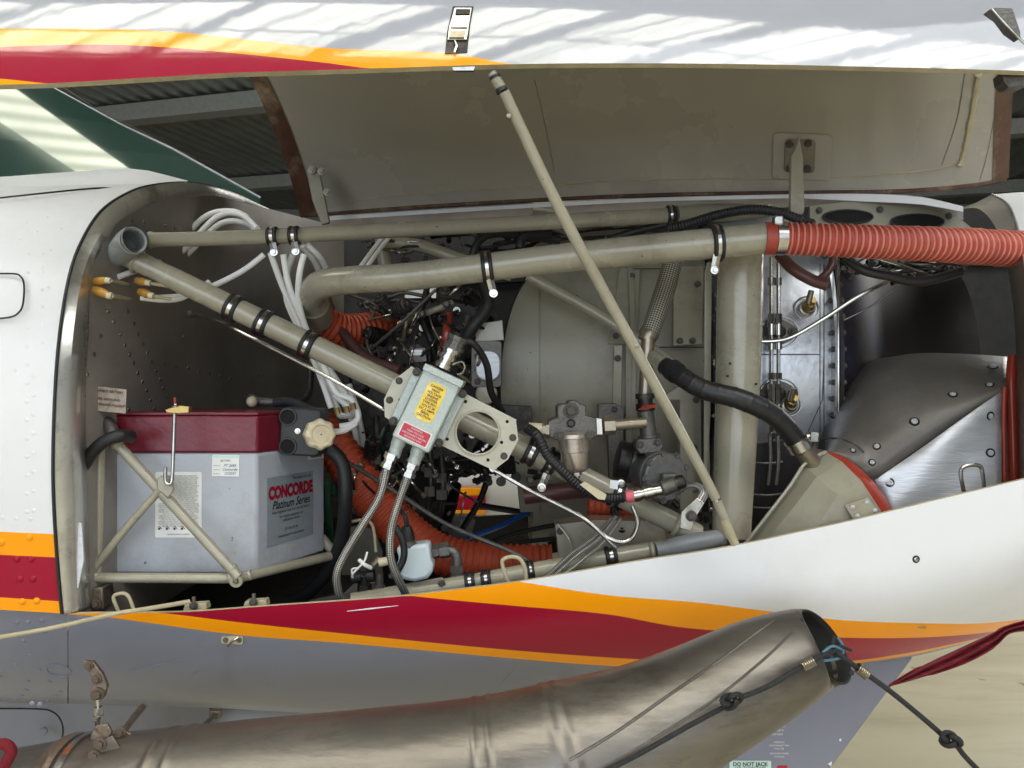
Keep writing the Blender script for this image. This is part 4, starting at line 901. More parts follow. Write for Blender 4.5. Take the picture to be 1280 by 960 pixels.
for i in range(26):
    s_ = ' '.join(random.choice(words) for _ in range(7)); text(wl, s_[:38], P(223, 595+i*2.5, 1.1180), (1, 0, 0), (0, 0, 1), .00235, 'ink')
for i in range(6):
    c_ = P(199+i*9.5, 661, 1.1182); mb = MB(); R_ = .0035
    q = [c_+Vector((R_, 0, 0)), c_+Vector((0, 0, R_)), c_+Vector((-R_, 0, 0)), c_+Vector((0, 0, -R_))]; mb.tube(q+[q[0]], .0005, 4, False); mb.build('hazard_diamond', 'inkr', wl)
    mb = MB(); mb.box(c_, (.0025, .0005, .0025)); mb.build('hazard_mark', 'ink', wl)
text(wl, 'HAZARD SYMBOLS WARNING', P(223, 668, 1.118), (1, 0, 0), (0, 0, 1), .0022, 'ink')
sl = lab(rpoly(282, 582, rrect(34, 27, .8), 1), 1.1188, 'lab_w', 'service_sticker', case)
lab(rpoly(282, 570.5, rrect(34, 3, .5), 1), 1.1184, 'lab_m', 'sticker_header', sl)
text(sl, 'BATTERY', P(282, 576, 1.1182), (1, 0, 0), (0, 0, 1), .0032, 'ink')
for i, s_ in enumerate(('PT 2685', 'Concorde', '12/2021')): text(sl, s_, P(287, 582+5*i, 1.1182), (1, 0, 0), (0, 0, 1), .0048, 'inkb', shear=.4)
for i in range(3): text(sl, 'model no.', P(271, 582+5*i, 1.1182), (1, 0, 0), (0, 0, 1), .0022, 'ink')
# right face labels
ux = (BR-FR).normalized(); nn = ux.cross(Vector((0, 0, 1))).normalized()
if nn.x < 0 and nn.y > 0: nn = -nn
if nn.dot(CAMP-FR) < 0: nn = -nn
LW = (BR-FR).length
def side(u, y): # u 0..1 along right face, y photo row at front corner depth
    p = FR+ux*(LW*u); p.z = P(0, y, 1.12).z; return p
def sidelab(u0, u1, y0, y1, m, nm, off=.001):
    mb = MB(); q = [side(u0, y0)+nn*off, side(u1, y0)+nn*off, side(u1, y1)+nn*off, side(u0, y1)+nn*off]; mb.extr(q, -nn*.0005); return mb.build(nm, m, case)
bl_ = sidelab(.13, .80, 600, 688, 'lab_g', 'brand_label')
text(bl_, 'CONCORDE', side(.465, 621)+nn*.0016, ux, (0, 0, 1), .0225, 'inkr', bold=.0014, sx=.80)
text(bl_, 'Platinum Series', side(.465, 637)+nn*.0016, ux, (0, 0, 1), .0165, 'ink', shear=.35, bold=.0002, sx=.86)
text(bl_, 'The better aircraft', side(.62, 605)+nn*.0016, ux, (0, 0, 1), .006, 'ink')
for y, s_ in ((646, 'Valve Regulated Lead-Acid Aircraft Battery'), (653, 'For original equipment and'), (658, 'replacement service'), (670, '24 Volts 42 Ah'), (678, 'manufactured to specification')): text(bl_, s_, side(.465, y)+nn*.0016, ux, (0, 0, 1), .0056, 'ink', sx=.9)
b2 = sidelab(.72, .97, 571, 584, 'lab_w', 'barcode_sticker')
for i in range(16):
    mb = MB(); u = .76+i*.0115; mb.extr([side(u, 575)+nn*.0014, side(u+.006 if i % 3 else u+.004, 575)+nn*.0014, side(u+.006 if i % 3 else u+.004, 582)+nn*.0014, side(u, 582)+nn*.0014], nn*-.0003); mb.build('barcode_bar', 'ink', b2)
# quick connector with knob
qc = thing('battery_connector', P(385, 570, 1.2), 'charcoal two socket battery plug with a cream knob', 'connector')
mb = MB(); mb.prism(rpoly(375, 540, rrect(52, 60, 7), 3), 1.16, .05); cb = mb.build('plug_body', 'plastic', qc, bevel=.003)
for y in (521, 558):
    mb = MB(); c_ = P(360, y, 1.16); mb.lathe(c_, (0, -1, 0), [(.0, .0125), (.0022, .0120), (.0025, .010), (.0002, .0092)], 22); mb.build('socket_collar', 'plastic', cb)
    mb = MB(); mb.lathe(c_, (0, -1, 0), [(.0004, .0092), (.0004, .0001)], 22); mb.build('socket_hole', 'soot', cb)
stud('bolt', 'steel', cb, P(372, 539, 1.159), (0, -1, 0), .003)
c_ = P(400, 543, 1.135); kd = (P(420, 541, 1.05)-P(400, 543, 1.12)).normalized()
mb = MB(); n = 48; prof = [(-.022, .017), (-.014, .020), (0, .0215), (.006, .0205), (.009, .017), (.0085, .013), (.0065, .012), (.0065, .001)]
mb.lathe(c_, (.45, -.9, .02), prof, n)
for i, v in enumerate(mb.v):
    j = i % n; row = i//n
    if row in (1, 2, 3, 4): v += (c_+Vector((.45, -.9, .02)).normalized()*prof[row][0]-v)*(.10*(.5-.5*math.cos(j*2*math.pi/8*1.0*(8/ (n/ (n/8)))/1 if False else 2*math.pi*j*8/n)))
mb.build('release_knob', 'cream', qc, ang=50)
mb = MB(); pipe(mb, [(344, 503, 1.25), (365, 503, 1.24), (392, 515, 1.22)], 6, seg=12); mb.build('cable_boot', 'plastic', qc)
mb = MB(); pipe(mb, [(314, 500, 1.26, 8), (322, 502, 1.25, 6), (345, 503, 1.25, 5)], seg=12); mb.build('cable_terminal', 'mid', qc)
mb = MB(); mb.ball(P(315, 502, 1.235), .008); mb.build('terminal_cap', 'cream', qc)
# cradle
cr = thing('battery_cradle', P(200, 722, 1.09), 'tan welded tube cradle with crossed braces holding the battery', 'cradle')
def ct(pts, r, nm='cradle_tube', m='tan'):
    mb = MB(); pipe(mb, pts, r, seg=16); return mb.build(nm, m, cr)
ct([(112, 722, 1.085), (298, 723, 1.085)], 6.3); ct([(298, 723, 1.085), (425, 692, 1.27)], 6.0); ct([(122, 718, 1.09), (126, 560, 1.09)], 5.6); ct([(140, 548, 1.085), (298, 721, 1.08)], 6.5); ct([(113, 716, 1.085), (158, 660, 1.083), (206, 606, 1.08)], 5.0)
ct([(402, 672, 1.28), (420, 694, 1.27)], 6)
mb = MB(); mb.lathe(P(296, 725, 1.083)+Vector((0, .0, 0)), (0.1, -1, -.1), [(-.006, .0088), (.004, .0088), (.006, .0078), (.006, .0042), (0, .0038), (0, .0001)], 20); mb.build('corner_socket', 'tan', cr)
mb = MB(); mb.prism([(196, 598), (206, 594), (214, 600), (216, 612), (210, 622), (197, 612)], 1.068, .008); gs = mb.build('gusset_plate', 'tan', cr, bevel=.001)
ct([(207, 584, 1.062), (207, 600, 1.062), (210, 605, 1.062), (215, 600, 1.064), (217, 560, 1.066), (218.5, 512, 1.075)], 2.3, 'hold_down_rod', 'steel')
mb = MB(); mb.prism([(206, 512), (222, 507), (236, 508), (236, 516), (222, 517), (208, 516)], 1.07, .012); hb = mb.build('hold_down_bracket', 'gold', cr, bevel=.0008)
mb = MB(); pipe(mb, [(218.5, 497, 1.075, 1.5), (219, 508, 1.075, 1.8)], seg=8); mb.build('rod_tip', 'seal', cr)
for x, y, d, a, r in ((118, 719, 1.085, 80, 7.2), (124, 700, 1.087, -85, 6.4), (288, 722, 1.083, 0, 7.4), (290, 711, 1.081, 50, 7.4), (312, 719, 1.10, -17, 6.8), (146, 556, 1.085, 50, 7.2)):
    t = math.radians(a); ax = Vector((math.cos(t), 0, -math.sin(t))); mb = MB(); mb.lathe(P(x, y, d), ax, [(-.003, r*K*d*.85), (-.0012, r*K*d*1.0), (.0012, r*K*d*1.0), (.003, r*K*d*.85)], 22); mb.build('weld_bead', 'tan', cr)
stud('bolt', 'steel', cr, P(219, 507, 1.069), (0, -.3, 1), .003)
ct([(108, 522, 1.1), (110, 548, 1.1)], 8, 'cradle_post', 'mid'); ct([(102, 540, 1.095), (122, 540, 1.095)], 4, 'post_flange', 'mid'); ct([(117, 524, 1.11), (136, 530, 1.1), (142, 548, 1.09)], 8, 'post_elbow', 'mid')
mb = MB(); mb.prism([(92, 736), (128, 734), (130, 762), (88, 768)], 1.075, .03); ft = mb.build('cradle_foot', 'rust', cr, bevel=.002)
for x, y in ((97, 758), (120, 755), (104, 735)): stud('bolt', 'rust', ft, P(x, y, 1.073), (0, -1, 0), .005)
ct([(104, 735, 1.08), (106, 715, 1.08)], 5, 'foot_post', 'rust')
# ================================================================ loops, brackets at cowling edge
def loop(pts, d, r, lab, m='sealant'):
    mb = MB(); pipe(mb, [(x, y, d) for x, y in pts], r, seg=10); mb.build('grab_loop', m, label=lab, cat='grab loop')
loop([(148, 764), (142, 748), (146, 743), (156, 742), (162, 748), (167, 762)], 1.06, 2.3, 'tan wire loop standing on the cowling edge under the battery')
loop([(635, 728), (628, 706), (630, 699), (640, 696), (650, 699), (656, 710), (658, 727)], 1.08, 2.6, 'tan wire loop standing in front of the orange red hose')
loop([(1205, 616), (1201, 595), (1203, 585), (1215, 581), (1225, 583), (1228, 592), (1230, 610)], 1.13, 2.6, 'steel wire loop on the bright aluminium panel', 'steel')
loop([(440, 652), (455, 650), (466, 658), (470, 690)], 1.25, 2, 'thin tan wire hoop left of the orange red hose')
sw = thing('stay_rod', P(120, 790, .98), 'thin cream stay rod lying across the lower left of the cowling', 'rod')
mb = MB(); pipe(mb, [(-40, 803, .93), (60, 786, .97), (140, 768, 1.0), (190, 760, 1.02), (237, 752, 1.045)], 2.9, seg=12); mb.build('rod_shaft', 'sealant', sw)
for x, y, d, nm, lb in ((243, 758, 1.06, 'latch_bracket', 'small pale latch bracket at the end of the cream stay rod'), (318, 754, 1.06, 'latch_bracket', 'small pale latch bracket with a rusty pin under the battery corner')):
    t = thing(nm, P(x, y+6, d), lb, 'bracket')
    mb = MB(); mb.prism([(x-15, y+7), (x-12, y-2), (x+14, y-4), (x+16, y+4)], d, .015); mb.build('bracket_plate', 'sealant', t, bevel=.001)
    mb = MB(); pipe(mb, [(x-1, y-12, d), (x, y, d)], 2.5, seg=10); mb.build('bracket_pin', 'rust', t)
    stud('bolt', 'mid', t, P(x-1, y-1, d-.002), (0, -1, 0), .004)
# ================================================================ ENGINE BARREL + CASE
en = thing('engine', P(850, 640, 1.7), 'turboprop engine core with tan plenum drum and heat stained steel case', 'engine')
AZ = P(0, 458, 1.38).z; AY = 1.78
def xat(px, d): return (px-640)*K*d
def seg_ring(mb, x0, x1, r0, r1, n=64, mi=0): mb.lathe((0, AY, AZ), (1, 0, 0), [(x0, r0), (x1, r1)], n, mi)
mb = MB(); x0 = xat(668, 1.4); x1 = xat(790, 1.4)
mb.lathe((0, AY, AZ), (1, 0, 0), [(x0, .02), (x0, .388), (x1-.006, .388), (x1-.004, .395), (x1+.004, .395), (x1+.005, .385)], 96); br = mb.build('plenum_drum', 'tan2', en, ang=40)
mb = MB(); x2 = xat(890, 1.4); mb.lathe((0, AY, AZ), (1, 0, 0), [(x1+.005, .378), (x2, .374), (x2, .02)], 96); mb.build('plenum_front', 'tan2', en, ang=40)
# panels & seams on the front plenum
def panel(poly, d, m, nm, th=.004, bolts=(), parent=en, br_=.004, bm='mid', dd=None):
    mb = MB(); mb.prism(poly, d, th, dd=dd); o = mb.build(nm, m, parent, bevel=.0008)
    for x, y in bolts: stud('bolt', bm, o, P(x, y, (dd(x, y) if dd else d)), (0, -1, 0), br_)
    return o
def drum_d(x, y):
    # depth of the drum surface on the view ray
    s = -(y-480)*K; c = CZ-AZ; A = 1+s*s; B = -2*AY+2*s*c; C_ = AY*AY+c*c-.392**2; q = B*B-4*A*C_
    return (-B-math.sqrt(max(0, q)))/(2*A)-.001
LB = [(300, 690), (345, 661), (365, 648), (390, 638), (430, 629), (480, 625), (520, 628), (545, 636), (570, 642), (640, 650)]
g = []
for i in range(41):
    y = 300+340*i/40; xl = slerp(LB, y); r = [P(xl+8, y, drum_d(xl, y)+.10), P(xl+1, y, drum_d(xl, y)+.02), P(xl, y, drum_d(xl, y)+.006), P(xl+1, y, drum_d(xl, y)+.002)]
    r += [P(xl+(672-xl)*j/6+2, y, drum_d(660, y)+.001) for j in range(1, 7)] if xl < 668 else [P(xl+2+j, y, drum_d(660, y)+.02) for j in range(6)]
    g.append(r)
mb = MB(); mb.grid(g); mb.build('drum_shoulder', 'tan2', en, ang=50, recalc=False)
mb = MB(); mb.tube([P(slerp(LB, y), y, drum_d(640, y)+.004) for y in range(345, 600, 8)], .0018, 8); mb.build('drum_edge_trim', 'rubber', en)
panel([(774, 335), (800, 334), (796, 430), (760, 430), (766, 400)], 0, 'tan2', 'drum_patch', dd=drum_d, bolts=((770, 420), (790, 345)))
panel([(842, 334), (880, 332), (878, 430), (842, 432)], 0, 'tan', 'access_plate', dd=lambda x, y: drum_d(x, y)-.006, bolts=((866, 426), (872, 355), (850, 426)))
panel([(768, 432), (778, 431), (776, 540), (768, 560), (764, 560)], 0, 'tan', 'drum_rib', .008, dd=lambda x, y: drum_d(x, y)-.012, bolts=((786-14, 448),))
panel([(782, 431), (790, 430), (790, 560), (782, 560)], 0, 'tan2', 'drum_rib', .008, dd=lambda x, y: drum_d(x, y)-.012)
for y in (434, 336+0): 
    mb = MB(); mb.tube([P(x, y, drum_d(x, y)-.0005) for x in range(792, 884, 10)], .0009, 6); mb.build('panel_seam', 'darker', en)
mb = MB(); mb.tube([P(x, y, drum_d(x, y)-.0005) for x, y in ((648, 500), (652, 520), (664, 532), (700, 534), (760, 534))], .0012, 6); mb.build('drum_bead', 'tan', en)
panel([(824, 500), (850, 482), (886, 490), (888, 640), (850, 640), (850, 500)], 1.33, 'tan', 'side_frame', .02, bolts=((868, 560), (870, 500)))
panel([(876, 486), (884, 488), (886, 640), (878, 640)], 1.318, 'dark', 'frame_gasket', .004)
panel([(616, 505), (664, 508), (666, 530), (646, 540), (618, 530)], 1.36, 'dark', 'lug_bracket', .02, bolts=((628, 520), (655, 522)))
panel([(748, 505), (768, 504), (780, 510), (778, 600), (762, 610), (760, 540), (748, 535)], 1.34, 'mid', 'lug_bracket', .02, bolts=((768, 512), (770, 580)))
# left flange boxes (white grey rounded boxes)
gb = thing('generator_control_box', P(610, 500, 1.34), 'pale grey rounded box with a round cover left of the tan drum', 'control box')
panel(rpoly(608, 455, rrect(38, 58, 4), 0), 1.33, 'mid', 'box_body', .05, ((597, 477), (597, 445)), gb)
mb = MB(); mb.prism(rpoly(610, 457, rrect(31, 38, 13), 0), 1.322, .01); mb.build('box_cover', 'alu', gb, bevel=.002)
panel([(596, 405), (628, 400), (630, 425), (594, 428)], 1.34, 'tan', 'box_top', .03, (), gb)
mb = MB(); mb.lathe(P(608, 492, 1.335), (0, -1, 0), [(-.02, .017), (0, .017), (.002, .015), (.002, .0001)], 24); mb.build('round_cap', 'tan', gb)
# steel case
cx0 = xat(948, 1.33); cx1 = xat(1046, 1.33)
mb = MB(); mb.lathe((0, AY+.02, AZ), (1, 0, 0), [(cx0-.05, .30), (cx0-.05, .455), (cx0+.03, .46), (cx0+.09, .462), (cx1-.006, .462), (cx1-.004, .475), (cx1+.002, .475), (cx1+.003, .463)], 96); cs = mb.build('combustor_case', 'case', en, ang=40)
mb = MB(); mb.lathe((0, AY+.02, AZ), (1, 0, 0), [(cx1+.004, .476), (cx1+.010, .476), (cx1+.011, .46), (cx1+.04, .45), (cx1+.09, .40), (cx1+.14, .33), (cx1+.25, .27), (cx1+.34, .26)], 96); mb.build('exhaust_case', 'blued', en, ang=40)
for i in range(-7, 10):
    a = i*.055; r = .47; y = AY+.02-r*math.cos(a); z = AZ+r*math.sin(a)
    o = stud('bolt', 'mid', en, (cx1+.011, y, z), (1, 0, 0), .0045); o.name = 'flange_bolt'
    o = stud('bolt', 'mid', en, (cx1-.006, y, z), (-1, 0, 0), .0035); o.name = 'flange_nut'
def case_d(x, y, R_=.462):
    s = -(y-480)*K; c = CZ-AZ; A = 1+s*s; ay = AY+.02; B = -2*ay+2*s*c; C_ = ay*ay+c*c-R_**2; return (-B-math.sqrt(max(0, B*B-4*A*C_)))/(2*A)
for pts in ([(948, 443), (1025, 443)], [(1025, 330), (1025, 540)], [(1030, 330), (1030, 540)], [(1030, 445), (1028, 500), (1010, 540)]):
    q = []
    for (xa, ya), (xb, yb) in zip(pts, pts[1:]):
        for i in range(9): x = xa+(xb-xa)*i/8; y = ya+(yb-ya)*i/8; q.append(P(x, y, case_d(x, y)))
    mb = MB(); mb.tube(q, .0009, 6); mb.build('weld_seam', 'mid', cs)
fmm = thing('fuel_manifold', P(970, 570, 1.3), 'twin upright fuel manifold tubes with nozzle fittings on the steel case', 'fuel manifold')
for dx_ in (0, 9):
    mb = MB(); q = [(964+dx_, y, case_d(964, y)-.022) for y in (322, 380, 440, 500, 560)]; pipe(mb, q, 2.6, seg=10); mb.build('manifold_tube', 'steel', fmm)
    for y, h in ((352, 10), (398, 12), (412, 14), (432, 10), (470, 8), (486, 12), (498, 14), (518, 10), (545, 8)):
        mb = MB(); c_ = P(964+dx_, y, case_d(964, y)-.022); mb.lathe(c_-Vector((0, 0, h*.0006)), (0, 0, 1), [(0, .003), (0, .0055), (h*.0012, .0055), (h*.0012, .003)], 6 if y % 4 else 14); mb.build('tube_nut', 'steel', fmm)
for y in (415, 492):
    mb = MB(); n = 28; c_ = (972, y); d_ = case_d(*c_)-.004
    mb.prism([(c_[0]+(26+3*math.cos(3*a))*math.cos(a)*.9, c_[1]+16*math.sin(a)) for a in [2*math.pi*i/n for i in range(n)]], d_, .01); no = mb.build('nozzle_flange', 'mid', fmm, bevel=.001)
    mb = MB(); q = [P(c_[0]+(24)*math.cos(a)+2, c_[1]+19*math.sin(a), d_+.001) for a in [2*math.pi*i/n for i in range(n+1)]]; mb.tube(q, .0014, 6, False); mb.build('flange_bead', 'steel', fmm)
    for x_ in (952, 992): stud('bolt', 'mid', no, P(x_, y, d_-.003), (0, -1, 0), .0055)
    mb = MB(); mb.lathe(P(972, y, d_), (0, -1, 0), [(0, .010), (.014, .009), (.016, .006), (.016, .0001)], 16); mb.build('nozzle_body', 'dark', fmm)
for x, y in ((1008, 385), (986, 506)):
    g_ = thing('igniter_plug', P(x, y+12, case_d(x, y)), 'copper tipped igniter fitting on the steel case, %s one' % ('upper' if y < 450 else 'lower'), 'igniter')
    d_ = case_d(x, y); n = 24
    mb = MB(); q = [P(x+15*math.cos(a), y+14*math.sin(a), d_-.001) for a in [2*math.pi*i/n for i in range(n+1)]]; mb.tube(q, .0013, 6, False); mb.build('boss_bead', 'steel', g_)
    mb = MB(); mb.lathe(P(x, y, d_), (.05, -1, .1), [(0, .013), (.005, .013), (.006, .010), (.014, .009), (.014, .007)], 22); mb.build('plug_base', 'bronze', g_)
    mb = MB(); mb.lathe(P(x+1, y-2, d_-.013), (.15, -1, .5), [(0, .0085), (.01, .0085), (.011, .006), (.02, .006), (.02, .0001)], 6); mb.build('plug_nut', 'gold', g_)
    mb = MB(); mb.lathe(P(x+2, y-6, d_-.03), (.15, -.4, 1), [(0, .005), (.02, .0045), (.02, .0001)], 12); mb.build('plug_lead', 'bronze', g_)
mb = MB(); q = [(1048, y, case_d(1048, y, .48)-.006) for y in (300, 360, 420, 480, 540)]; pipe(mb, q, 1.8, seg=8); mb.build('sensor_line', 'steel', label='thin vertical steel line beside the bolted engine flange', cat='tube')
# ================================================================ INTAKE SHROUD, ALU PANEL, AIRBOX
sh = thing('intake_shroud', P(1150, 560, 1.3), 'dark grey domed intake shroud with screws above the aluminium panel', 'shroud')
topc = [(1030, 562), (1036, 535), (1052, 505), (1075, 472), (1100, 452), (1140, 442), (1200, 442), (1262, 446)]
botc = [(1034, 566), (1052, 570), (1075, 585), (1094, 598), (1130, 573), (1175, 543), (1215, 516), (1258, 488)]
tq = smooth([(x, y, 0, 0) for x, y in topc], 5); bq = smooth([(x, y, 0, 0) for x, y in botc], 5)
g = []
for a, b in zip(tq, bq):
    r = []
    for j in range(9):
        f = j/8; x = a[0]+(b[0]-a[0])*f; y = a[1]+(b[1]-a[1])*f; r.append(P(x, y, 1.33-.15*math.sin(f*math.pi/2)**.8))
    g.append([r[0]+Vector((0, .12, -.005))]+r)
mb = MB(); mb.grid(g); so = mb.build('shroud_skin', 'shroudm', sh, ang=60, recalc=False, solid=.002); bs_ = bvh_of(so)
for x, y, r in ((1241, 459, .007), (1191, 493, .006), (1237, 481, .0055), (1143, 527, .0062), (1096, 558, .005), (1090, 578, .0045), (1033, 551, .0035), (1066, 563, .004)):
    p, n = hit(bs_, x, y, 1.2); stud('screw', 'alu', so, p, n, r*.8)
q = [(1028, 549), (1042, 548), (1058, 551), (1072, 558), (1080, 566)]
mb = MB(); pts = [hit(bs_, x, y, 1.2) for x, y in q]; mb.tube([p+n*.001 for p, n in pts], .0016, 6); mb.build('shroud_lip', 'mid', sh)
ap = thing('aluminium_panel', P(1180, 640, 1.2), 'bright bare aluminium intake panel with screws beside the red seal', 'panel')
mb = MB(); g = []
for i in range(17):
    f = i/16; x = 1094+(1252-1094)*f; yt = 599+(488-599)*f+1.5; xb = 1118+(1252-1118)*f; yb = 648-22*f
    g.append([P(x+(xb-x)*j/6, yt+(yb-yt)*j/6, 1.175-.008*math.sin(f*3.1)+.004*math.sin(7*f+j)) for j in range(7)])
mb.grid(g); apo = mb.build('panel_sheet', 'alu', ap, ang=60, recalc=False, solid=.002); ba = bvh_of(apo)
for x, y in ((1238, 520), (1238, 566), (1112, 603)): p, n = hit(ba, x, y, 1.17); stud('screw', 'mid' if False else 'alu', apo, p, n, .0045)
rs = thing('intake_seal', P(1262, 610, 1.2), 'vertical red rubber seal between the aluminium panel and nose bowl', 'seal')
mb = MB(); pipe(mb, [(1266, 446, 1.2, 6), (1264, 480, 1.19, 6), (1266, 540, 1.19, 6), (1268, 620, 1.19, 6)], seg=14); mb.build('seal_bulb', 'seal', rs)
mb = MB(); pipe(mb, [(1256, 484, 1.175, 3.5), (1255, 520, 1.175, 3), (1256, 625, 1.175, 3)], seg=10); mb.build('seal_lip', 'seal', rs)
s2 = thing('airbox_seal', P(1070, 640, 1.15), 'curved orange red seal band around the mouth of the air box', 'seal')
oa = [(1030, 563), (1055, 571), (1080, 590), (1100, 612), (1120, 645)]; ia = [(1030, 572), (1046, 584), (1066, 602), (1082, 622), (1098, 652)]
o1 = smooth([a+(0, 0) for a in oa], 6); i1 = smooth([a+(0, 0) for a in ia], 6)
mb = MB(); mb.grid([[P(a[0], a[1], 1.17), P((a[0]*2+b[0])/3, (a[1]*2+b[1])/3, 1.155), P((a[0]+2*b[0])/3, (a[1]+2*b[1])/3, 1.15), P(b[0], b[1], 1.155), P(b[0]-2, b[1]+1, 1.18)] for a, b in zip(o1, i1)]); mb.build('seal_band', 'seal', s2, ang=60, recalc=False)
ab = thing('air_box', P(1010, 665, 1.15), 'faceted tan air box in the lower right corner of the bay', 'air box')
def pp(x, y, d): return P(x, y, d)
AG = [[(926, 694, 1.16), (985, 614, 1.14), (1006, 583, 1.14), (1033, 567, 1.155)],
      [(945, 696, 1.125), (999, 628, 1.115), (1021, 598, 1.115), (1053, 579, 1.13)],
      [(992, 706, 1.10), (1027, 650, 1.095), (1046, 620, 1.095), (1076, 602, 1.11)],
      [(1030, 716, 1.095), (1052, 672, 1.09), (1070, 650, 1.09), (1098, 636, 1.105)],
      [(1060, 730, 1.10), (1080, 690, 1.10), (1098, 672, 1.10), (1112, 662, 1.11)]]
mb = MB(); mb.grid([[P(*c) for c in r] for r in AG]); mb.build('box_shell', 'tan2', ab, ang=14, recalc=False, solid=.003, bevel=.002)
for r_ in (1, 2):
    mb = MB(); mb.tube([P(*c)+Vector((0, -.0008, 0)) for c in AG[r_]], .0013, 8); mb.build('pressed_fold', 'tan', ab)
mb = MB(); pipe(mb, [(925, 688, 1.147), (984, 612, 1.128), (1006, 580, 1.128), (1032, 565, 1.148)], 2.2, seg=8); mb.build('box_flange', 'tan', ab)
pt = panel([(1056, 632), (1086, 622), (1098, 640), (1068, 652)], 1.083, 'tan', 'box_patch', .003, (), ab)
for x, y in ((1066, 634), (1084, 628), (1094, 638), (1072, 645)): stud('rivet', 'alu', pt, P(x, y, 1.083), (0, -1, 0), .003)
# dark sheet standing in for the shadow under the round case, plus thin lines
panel([(938, 556), (1020, 545), (1010, 585), (985, 612), (935, 675), (936, 600)], 1.262, 'darker', 'case_shade_panel', .01)
for x_ in (962, 972):
    mb = MB(); pipe(mb, [(x_, 545, 1.25), (x_+1, 575, 1.245), (x_-2, 606, 1.25)], 2.4, seg=8); mb.build('manifold_tail', 'mid', fmm)
for y_ in (578, 634, 618):
    mb = MB(); pipe(mb, [(942, y_, 1.25), (960, y_+1, 1.245), (978, y_-1, 1.25)], 1.4, seg=8); mb.build('sense_line', 'mid', fmm)
# ================================================================ MOUNT PLATE + EXCITER
pl_ = thing('mounting_plate', P(560, 570, 1.11), 'tan eight sided mounting plate with a round hole crossing the mount tube', 'mounting plate')
out = [(513, 459), (645, 526), (648, 550), (635, 574), (617, 588), (494, 529), (481, 521), (480, 499), (491, 476)]
hc_ = (597, 541); hr = 27
# plate with hole : ring of quads between hole and outline
n = 48; hp_ = [(hc_[0]+hr*math.cos(2*math.pi*i/n), hc_[1]+hr*math.sin(2*math.pi*i/n)) for i in range(n)]
def ray_out(a):
    dx_, dy_ = math.cos(a), math.sin(a); best = None
    for (x1_, y1_), (x2_, y2_) in zip(out, out[1:]+out[:1]):
        ex_, ey_ = x2_-x1_, y2_-y1_; den = dx_*ey_-dy_*ex_
        if abs(den) < 1e-9: continue
        t = ((x1_-hc_[0])*ey_-(y1_-hc_[1])*ex_)/den; u = ((x1_-hc_[0])*dy_-(y1_-hc_[1])*dx_)/den
        if t > 0 and -1e-6 <= u <= 1+1e-6 and (best is None or t < best): best = t
    return (hc_[0]+dx_*best, hc_[1]+dy_*best)
angs = sorted(set([round(2*math.pi*i/72, 5) for i in range(72)]+[round(math.atan2(y-hc_[1], x-hc_[0]) % (2*math.pi), 5) for x, y in out]))
mb = MB(); D0 = 1.10; T0 = .004; N_ = len(angs)
vi = [P(hc_[0]+hr*math.cos(a), hc_[1]+hr*math.sin(a), D0) for a in angs]; vo = [P(*ray_out(a), D0) for a in angs]
tv = Vector((0, T0, 0)); vs = vi+vo+[v+tv for v in vi]+[v+tv for v in vo]; fs = []
for i in range(N_):
    j = (i+1) % N_; fs += [[i, j, N_+j, N_+i], [2*N_+i, 3*N_+i, 3*N_+j, 2*N_+j], [i, 2*N_+i, 2*N_+j, j], [N_+i, N_+j, 3*N_+j, 3*N_+i]]
mb.add(vs, fs); plo = mb.build('plate_sheet', 'tan_l', pl_, ang=30)
mb = MB(); mb.tube([P(hc_[0]+(hr+.5)*math.cos(a), hc_[1]+(hr+.5)*math.sin(a), D0-.001) for a in [2*math.pi*i/48 for i in range(49)]], .0016, 8, False); mb.build('hole_flange', 'tan_l', pl_)
for x, y in ((499, 476), (487, 500), (641, 547), (630, 570), (572, 498), (549, 545)): stud('bolt', 'mid', plo, P(x, y, D0), (0, -1, 0), .0035)
mb = MB()
for x, y in ((582, 502), (634, 527), (559, 549), (610, 575), (627, 553), (500, 500)): mb.lathe(P(x, y, D0-.0003), (0, -1, 0), [(0, .0022), (.0002, .0021), (.0002, .0001)], 12)
mb.build('bolt_hole', 'soot', plo)
mb = MB(); pipe(mb, [(513, 459, 1.102), (645, 526, 1.102)], 1.6, seg=6); mb.build('plate_flange', 'inkw2', pl_)
ec = thing('ignition_exciter', P(513, 565, 1.07), 'hammered mint green ignition exciter box with yellow and red labels', 'exciter box')
EA = 25.5
mb = MB(); mb.prism(rpoly(534, 511, rrect(51, 100, 3), EA), 1.055, .04); eb = mb.build('exciter_case', 'mint', ec, bevel=.002)
mb = MB(); mb.prism(rpoly(534+21, 511-42, rrect(53, 9, 2), EA), 1.05, .05); 
mb = MB(); c0 = rpoly(534, 511, [(0, -46)], EA)[0]; mb.prism(rpoly(c0[0], c0[1], rrect(54, 9, 2), EA), 1.050, .05); mb.build('case_cap', 'mint', ec, bevel=.001)
for sx in (-31, 31):
    c0 = rpoly(534, 511, [(sx, -2)], EA)[0]; mb = MB(); mb.prism(rpoly(c0[0], c0[1], rrect(11, 74, 2), EA), 1.088, .006); ef = mb.build('mounting_flange', 'mint', ec, bevel=.001)
    for sy in (-34, 34):
        c1 = rpoly(534, 511, [(sx*1.02, sy-2)], EA)[0]; stud('bolt', 'mid', ef, P(c1[0], c1[1], 1.087), (0, -1, 0), .0042)
c0 = rpoly(534, 511, [(0, -9)], EA)[0]; yl = lab(rpoly(c0[0], c0[1], rrect(25, 50, 7), EA), 1.0542, 'lab_y', 'rating_label', eb)
a_ = math.radians(EA); uxx = Vector((math.cos(a_-math.pi/2), 0, -math.sin(a_-math.pi/2))); uyy = Vector((-math.sin(a_-math.pi/2)*-1, 0, 0))
